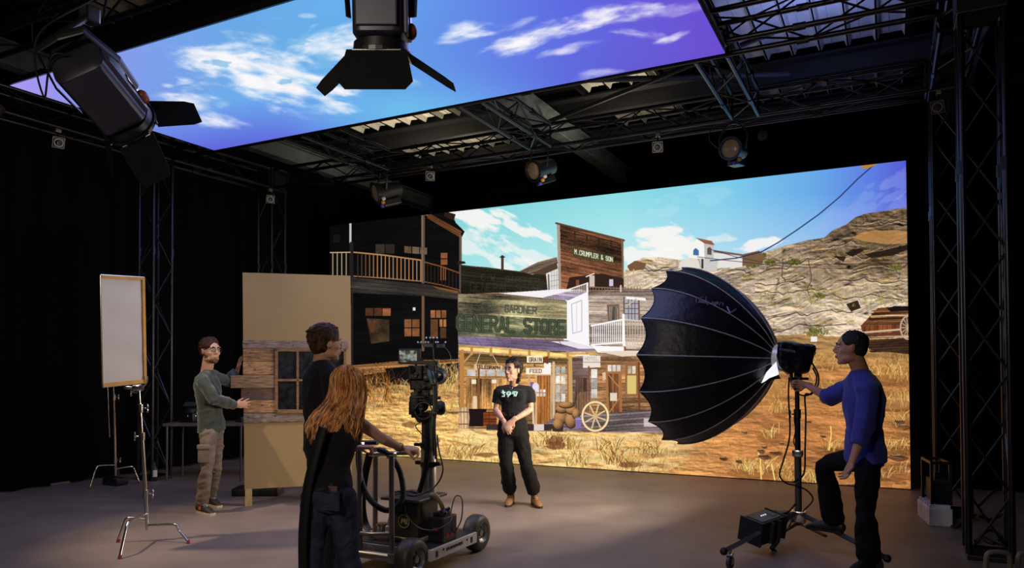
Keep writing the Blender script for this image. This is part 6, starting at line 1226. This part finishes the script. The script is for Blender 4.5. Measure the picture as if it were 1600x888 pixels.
ph_ = MB().bbox(pb+RT*.055+UP*.032+FW*.008, (.07, .01, .04), .004, (nrm(J['lat']), nrm(np.cross(nrm(J['lat']), UP)), UP)).build('phone', mat('phone_case', (120, 96, 86), rough=.35)); tag(ph_, "phone sticking out of the red-haired woman's back jeans pocket", 'phone')
for s_ in 'RL': shoe(t, J['an'+s_], J['toe'+s_], SH1, RUB, L=.25, name='shoe', extra=RUB)
w_ = A(*J['wrR']); mb = MB(); ad = nrm(A(*J['wrR'])-A(*J['elR'])); mb.lathe(w_-ad*.03, ad, [(-.008, .030), (.008, .030), (.008, .026), (-.008, .026), (-.008, .03)], 20, caps=False); mb.build('bracelet', mat('beaded_bracelet', (96, 110, 92), rough=.4, var=.4, scale=90), t)
# straps / hoses hanging by her
tag(MB().loft(spline([P(505, 668, 4.40), P(493, 710, 4.40), P(481, 760, 4.41), P(474, 820, 4.44), P(473, 880, 4.48), P(476, 960, 4.55)], 8), [(.034, .016)]*41, n=12).build('shoulder_strap', RUB, smooth=True), "broad black strap hanging down the red-haired woman's left side", 'strap')
tag(MB().loft(spline([Gy(560, 686, 4.55), Gy(561, 730, 4.5), Gy(570, 768, 4.48), Gy(590, 792, 4.5), Gy(612, 797, 4.55), Gy(629, 778, 4.62), Gy(627, 745, 4.66), Gy(617, 722, 4.66), Gy(604, 708, 4.64), Gy(592, 703, 4.64)], 8), [(.022, .022)]*73, n=12).build('hose_loop', RUB, smooth=True), 'thick black hose looping in a U below the silver push bars', 'hose')
tag(MB().loft(spline([Gy(578, 708, 4.8), Gy(569, 750, 4.8), Gy(566, 790, 4.8), Gy(571, 820, 4.8), Gy(582, 834, 4.75)], 8), [(.03, .008)]*33, side=RT, n=8).build('webbing_strap', RUB, smooth=True), 'flat black webbing strap hanging between the silver push posts', 'strap')
# ----- woman in black T-shirt facing us
S4 = skin('light_skin', (208, 164, 136), (186, 138, 112)); d0 = 7.98
J = dict(head=P(801, 578, d0-.03), face=-FW*.78-RT*.60+UP*.03, neck=P(803, 603, d0), shR=P(781, 612, d0), shL=P(826, 612, d0+.02), elR=P(775, 641, d0-.02), elL=P(829, 640, d0), wrR=P(788, 660, d0-.17), wrL=P(802, 657, d0-.19),
         chest=P(803, 618, d0), waist=P(802, 643, d0), pelvis=P(801, 668, d0), hipR=P(791, 677, d0), hipL=P(812, 677, d0), knR=P(791, 726, d0-.02), knL=P(822, 726, d0-.02), anR=Gz(798, 788)+A(0, 0, .11), toeR=Gz(790, 796), anL=Gz(836, 790)+A(0, 0, .11), toeL=Gz(850, 799),
         lat=RT*.97-FW*.1, fwd=-FW, fem=True, ak=.92, handR=(RT*.35-UP*.55-FW*.3, FW, -1, dict(curl=.55, spread=.02)), handL=(-RT*.55-UP*.6-FW*.05, FW, 1, dict(curl=.5, spread=.02)), hs=1.0)
t, body, hd = person(J, 'woman in black T-shirt and glasses standing with clasped hands before the LED wall', S4)
HB4 = mat('near_black_hair', (44, 34, 30), rough=.55, spec=.2, var=.35, scale=30); eyes(t, hd, HB4, (.021, 1, .0016))
h = hair_cap(t, hd, HB4, lift=.010, seed=4, curl=.02, clumps=200); cutface(hd, h, .062, .068, zlow=-.05)
q, X, s = hd; mb = MB(); rr_ = 1 if (X[0]@RT) > 0 else -1
for k in range(12): u = k/12; mb.ell(q(rr_*(.058+.010*math.sin(k*1.6)), -.045+.02*u, .0-.15*u), (.020*(1-.35*u), .018, .016), X, n=10, m=8)
melt(mb, 'braid', HB4, t, voxel=.005, smooth=1)
garment(t, 'tshirt', BT, shirt(J, .010, .66, hem=None, armg=.014), wr=(.004, 18, (1, 1, .8)))
mb = MB(); w = A(*J['waist']); p = A(*J['pelvis']); lat = nrm(J['lat']); mb.loft([w*.72+p*.28, w*1.05-p*.05], [(.133, .106), (.130, .102)], side=lat, n=24); melt(mb, 'shirt_tuck', BT, t, voxel=.008, smooth=2)
BW = mat('black_work_trousers', (29, 27, 27), rough=.9, var=.12, spec=.2); garment(t, 'trousers', BW, trousers(J, .012, .030, end=.80, topf=.75), wr=(.007, 17, (1, 1, 1)))
bw = w*.88+p*.12; mb = MB(); mb.loft([bw-UP*.018, bw+UP*.018], [(.146, .117)]*2, side=lat, n=28); bl_ = mb.build('belt', mat('belt_leather', (24, 20, 18), rough=.35), t, smooth=True)
mb = MB(); bc2 = bw-FW*.125-RT*.01; [mb.bbox(bc2+o_, s_, .002, (RT, FW, UP)) for o_, s_ in ((UP*.02, (.055, .008, .006)), (-UP*.02, (.055, .008, .006)), (RT*.026, (.006, .008, .045)), (-RT*.026, (.006, .008, .045)), (A(0, 0, 0), (.05, .006, .004)))]; mb.build('buckle', CHROME, bl_)
# print on the shirt
TEAL = mat('pale_teal_print', (170, 214, 206), rough=.7, var=.02); fz = .137; mb = MB()
def sp_(x, y): return P(x, y, 7.98-fz)
gl = [[(784, 613.5), (788.5, 613.5)], [(785.5, 611), (785.5, 615), (788, 617), (787.6, 619.4), (784.6, 619.6)], [(793, 617.5), (791.6, 616), (792.2, 613.6), (795.4, 612.8), (797.6, 613.8), (797.2, 616), (795, 617.6), (793, 617.4)], [(795.4, 616), (793.4, 620)], [(800.6, 615.4), (801.4, 613), (805.4, 612.8), (808, 613.4), (807, 615.6)], [(803, 615), (803.4, 619.4), (805.4, 619.2), (806.4, 615.4)]]
for pl in gl: mb.loft([sp_(*a) for a in pl], [(.0095, .0095)]*len(pl), n=8, round_=True)
mb.build('shirt_print', TEAL, t, smooth=True)
cable('necklace', [P(796, 600, d0-.06), P(797, 605, d0-.115), P(799, 608.5, d0-.13), P(801.5, 605, d0-.12), P(805, 600, d0-.06)], .0016, CHROME, t)
TAT = mat('tattoo_ink', (64, 60, 64), rough=.6); mb = MB()
for (a, b, u0, n_, off, r_) in (('elL', 'wrL', .1, 5, .037, .010), ('elR', 'wrR', .1, 5, .037, .010), ('shL', 'elL', .82, 2, .042, .010)):
    pa, pb_ = A(*J[a]), A(*J[b]); L = pb_-pa
    for k in range(n_):
        u = u0+k*.16; c = pa+L*u-FW*(off-.012*u)*(1) ; rr = rs.uniform(.7, 1.2)*r_; mb.loft([c+RT*rr*math.cos(v)*.8+UP*rr*math.sin(v) for v in np.linspace(0, 5.2, 9)], .0022, n=5); mb.ell(c, (.004, .003, .004), n=6, m=4)
mb.build('arm_tattoos', TAT, t)
BOOT = mat('tan_leather_boot', (156, 112, 66), rough=.55, var=.2, scale=8); BSOLE = mat('dark_boot_sole', (60, 42, 30), rough=.6)
for s_ in 'RL': shoe(t, J['an'+s_], J['toe'+s_], BOOT, BSOLE, L=.255, boot=.11, name='boot', extra=mat('boot_laces', (110, 84, 52), rough=.7))
# ----- man in blue at the lamp stand
S5 = skin('medium_skin', (200, 150, 124), (176, 124, 100)); d0 = 5.62  # own skin tone, slightly deeper than the others
J = dict(head=P(1329, 543, d0), face=-RT*.93+FW*.33+UP*.03, neck=P(1345, 581, d0), shL=P(1356, 612, d0-.18), shR=P(1334, 602, d0+.17), elL=P(1350, 672, d0-.25), wrL=P(1331, 722, d0-.28), elR=P(1296, 622, d0+.38), wrR=P(1260, 602, d0+.66),
         chest=P(1350, 625, d0), waist=P(1350, 672, d0), pelvis=P(1352, 712, d0), hipL=P(1356, 722, d0-.09), hipR=P(1346, 718, d0+.10), knL=P(1352, 805, d0-.10), knR=P(1287, 724, d0+.34), anL=Gz(1358, 892)+A(0, 0, .1), toeL=Gz(1338, 896), anR=P(1303, 814, d0+.42), toeR=P(1268, 824, d0+.55),
         lat=FW+RT*.15, fwd=-RT, handL=(-RT*.35-UP*.8, -FW*.1-RT*.6, -1, dict(curl=.35, spread=.06)), handR=(-RT*.85+FW*.35+UP*.1, -UP*.1-FW*.7, -1, dict(curl=.85, spread=.0, tcurl=.7)), k=1.0, hs=1.06)
t, body, hd = person(J, 'man in blue sweatshirt gripping the lamp stand, one foot raised on its leg', S5)
HB5 = mat('cropped_dark_hair', (28, 22, 22), rough=.75, var=.3, scale=60); eyes(t, hd, HB5)
h = hair_cap(t, hd, HB5, lift=.004, seed=7, curl=.004, clumps=60); cutface(hd, h, .070, .058, zlow=-.05)
BLUE = mat('blue_sweatshirt_cloth', (52, 54, 150), rough=.85, var=.10, scale=8, sheen=.15)
garment(t, 'sweatshirt', BLUE, shirt(J, .034, dict(L=1.50, R=1.22), hem=.04, hemw=.165, armg=.026), wr=(.008, 13, (1, 1, .8)))
mb = MB(); nb = A(*J['neck']); mb.loft([nb-UP*.02, nb+UP*.010], [(.080, .078), (.071, .069)], n=20, side=FW); mb.build('white_collar', mat('white_collar_cloth', (190, 186, 190), rough=.8), t, smooth=True)
BPANT = mat('black_twill', (20, 20, 23), rough=.9, var=.12, spec=.2); garment(t, 'trousers', BPANT, trousers(J, .010, .045, end=.93, topf=.02), wr=(.008, 13, (1, 1, 1)))
shoe(t, J['anL'], J['toeL'], BPLAS, RUB, name='shoe', extra=RUB)
_tz[0] = float(A(*J['anR'])[2])-.095; shoe(t, J['anR'], J['toeR'], BPLAS, RUB, name='shoe', extra=RUB); _tz[0] = 0
# ---------------------------------------------------------------- right-hand corner clutter
c = (Gz(1452, 822)+Gz(1442, 768)+Gz(1487, 824))/3
t = thing('slotted_crate', Gz(1460, 800), 'white slotted foam block on the floor at the foot of the right towers', 'crate')
FOAM = mat('white_foam', (240, 236, 240), rough=.8); p0 = Gz(1452, 822); p1 = Gz(1487, 824); ex_ = nrm((p1-p0)*A(1, 1, 0)); ey_ = A(-ex_[1], ex_[0], 0); w0 = .20; l0 = .54; hh = P(1452, 790, (p0-CAM)@FW)[2]
cc_ = p0+ex_*w0/2+ey_*l0/2; MB().bbox(cc_+A(0, 0, hh/2-.015), (w0, l0, hh-.03), .008, (ex_, ey_, A(0, 0, 1))).build('block', FOAM, t)
for k in range(5): MB().bbox(cc_+ey_*(-l0/2+.06+.105*k)+A(0, 0, hh-.02), (w0-.02, .055, .04), .004, (ex_, ey_, A(0, 0, 1))).build('rib', FOAM, t)
t = thing('equipment_rack', cc_, 'black open frame rack standing on the white slotted block', 'rack')
R0 = cc_+A(0, 0, hh); mb = MB(); hx = .08; 
for i in (-1, 1):
    for j in (-1, 1): mb.box(R0+ex_*(hx*i+.02)+ey_*(.2*j)+A(0, 0, .2), (.025, .025, .4), (ex_, ey_, A(0, 0, 1)))
for j in (-1, 1):
    for z in (.02, .4): mb.box(R0+ex_*.02+ey_*.2*j+A(0, 0, z), (.18, .025, .025), (ex_, ey_, A(0, 0, 1)))
for i in (-1, 1): mb.box(R0+ex_*(hx*i+.02)+A(0, 0, .4), (.025, .4, .025), (ex_, ey_, A(0, 0, 1)))
mb.build('frame', BMET, t); mb = MB(); mb.bbox(R0+ex_*.03+A(0, 0, .12), (.15, .3, .2), .01, (ex_, ey_, A(0, 0, 1))); mb.bbox(R0+ex_*.03+A(0, 0, .25), (.06, .06, .08), .01, (ex_, ey_, A(0, 0, 1))); mb.build('unit', BPLAS, t)
ct = [('black cable loop on the floor by the white slotted block', [Gz(1483, 806)+A(0, 0, .15), Gz(1478, 812)+A(0, 0, .05), Gz(1490, 826)+A(0, 0, .01), Gz(1506, 822)+A(0, 0, .06), Gz(1512, 800)+A(0, 0, .2)], .011),
      ('black cable sagging inside the nearest right truss tower', [P(1530, 790, 6.0), P(1550, 770, 6.1), P(1572, 762, 6.2)], .012), ('low black cable across the foot of the nearest right tower', [P(1528, 806, 6.1), P(1548, 812, 6.1), P(1572, 802, 6.1)], .012),
      ('tangled black cables on the floor right of the nearest tower foot', [Gz(1524, 850)+A(0, 0, .02), Gz(1545, 838)+A(0, 0, .05), Gz(1565, 842)+A(0, 0, .02), Gz(1550, 852)+A(0, 0, .015), Gz(1535, 843)+A(0, 0, .03), Gz(1570, 856)+A(0, 0, .02)], .012)]
for l, p_, r_ in ct: tag(cable('floor_cable', p_, r_, RUB), l, 'cable', 'cables around the right towers')
HDL = mat('beige_handle', (120, 110, 96), rough=.45)
def hook(px, d, label, w, h):
    b = P(px, 900, d); pts = [b-RT*w/2-UP*.1, b-RT*w/2+UP*h*.6, b-RT*w*.35+UP*h, b+RT*w*.3+UP*h, b+RT*w/2+UP*h*.75, b+RT*w/2-UP*.1]
    t = thing('metal_hoop', A(b[0], b[1], 0), label, 'handle', 'beige hoops at the bottom right corner'); MB().loft(spline(pts, 6), .016, n=12).build('tube', HDL, t, smooth=True)
    q = A(b[0], b[1], 0); MB().bbox(q+A(0, 0, max(.04, (b[2]-.1)/2)), (w*1.3, .1, max(.08, b[2]-.1)), .01, (nrm(RT*A(1, 1, 0)), nrm(FW*A(1, 1, 0)), A(0, 0, 1))).build('base_block', BPLAS, t)
hook(1559, 5.0, 'beige rounded tube handle at the bottom right corner, fully in frame', .16, .155); hook(1606, 5.1, 'beige tube handle half cut by the right edge', .14, .15)
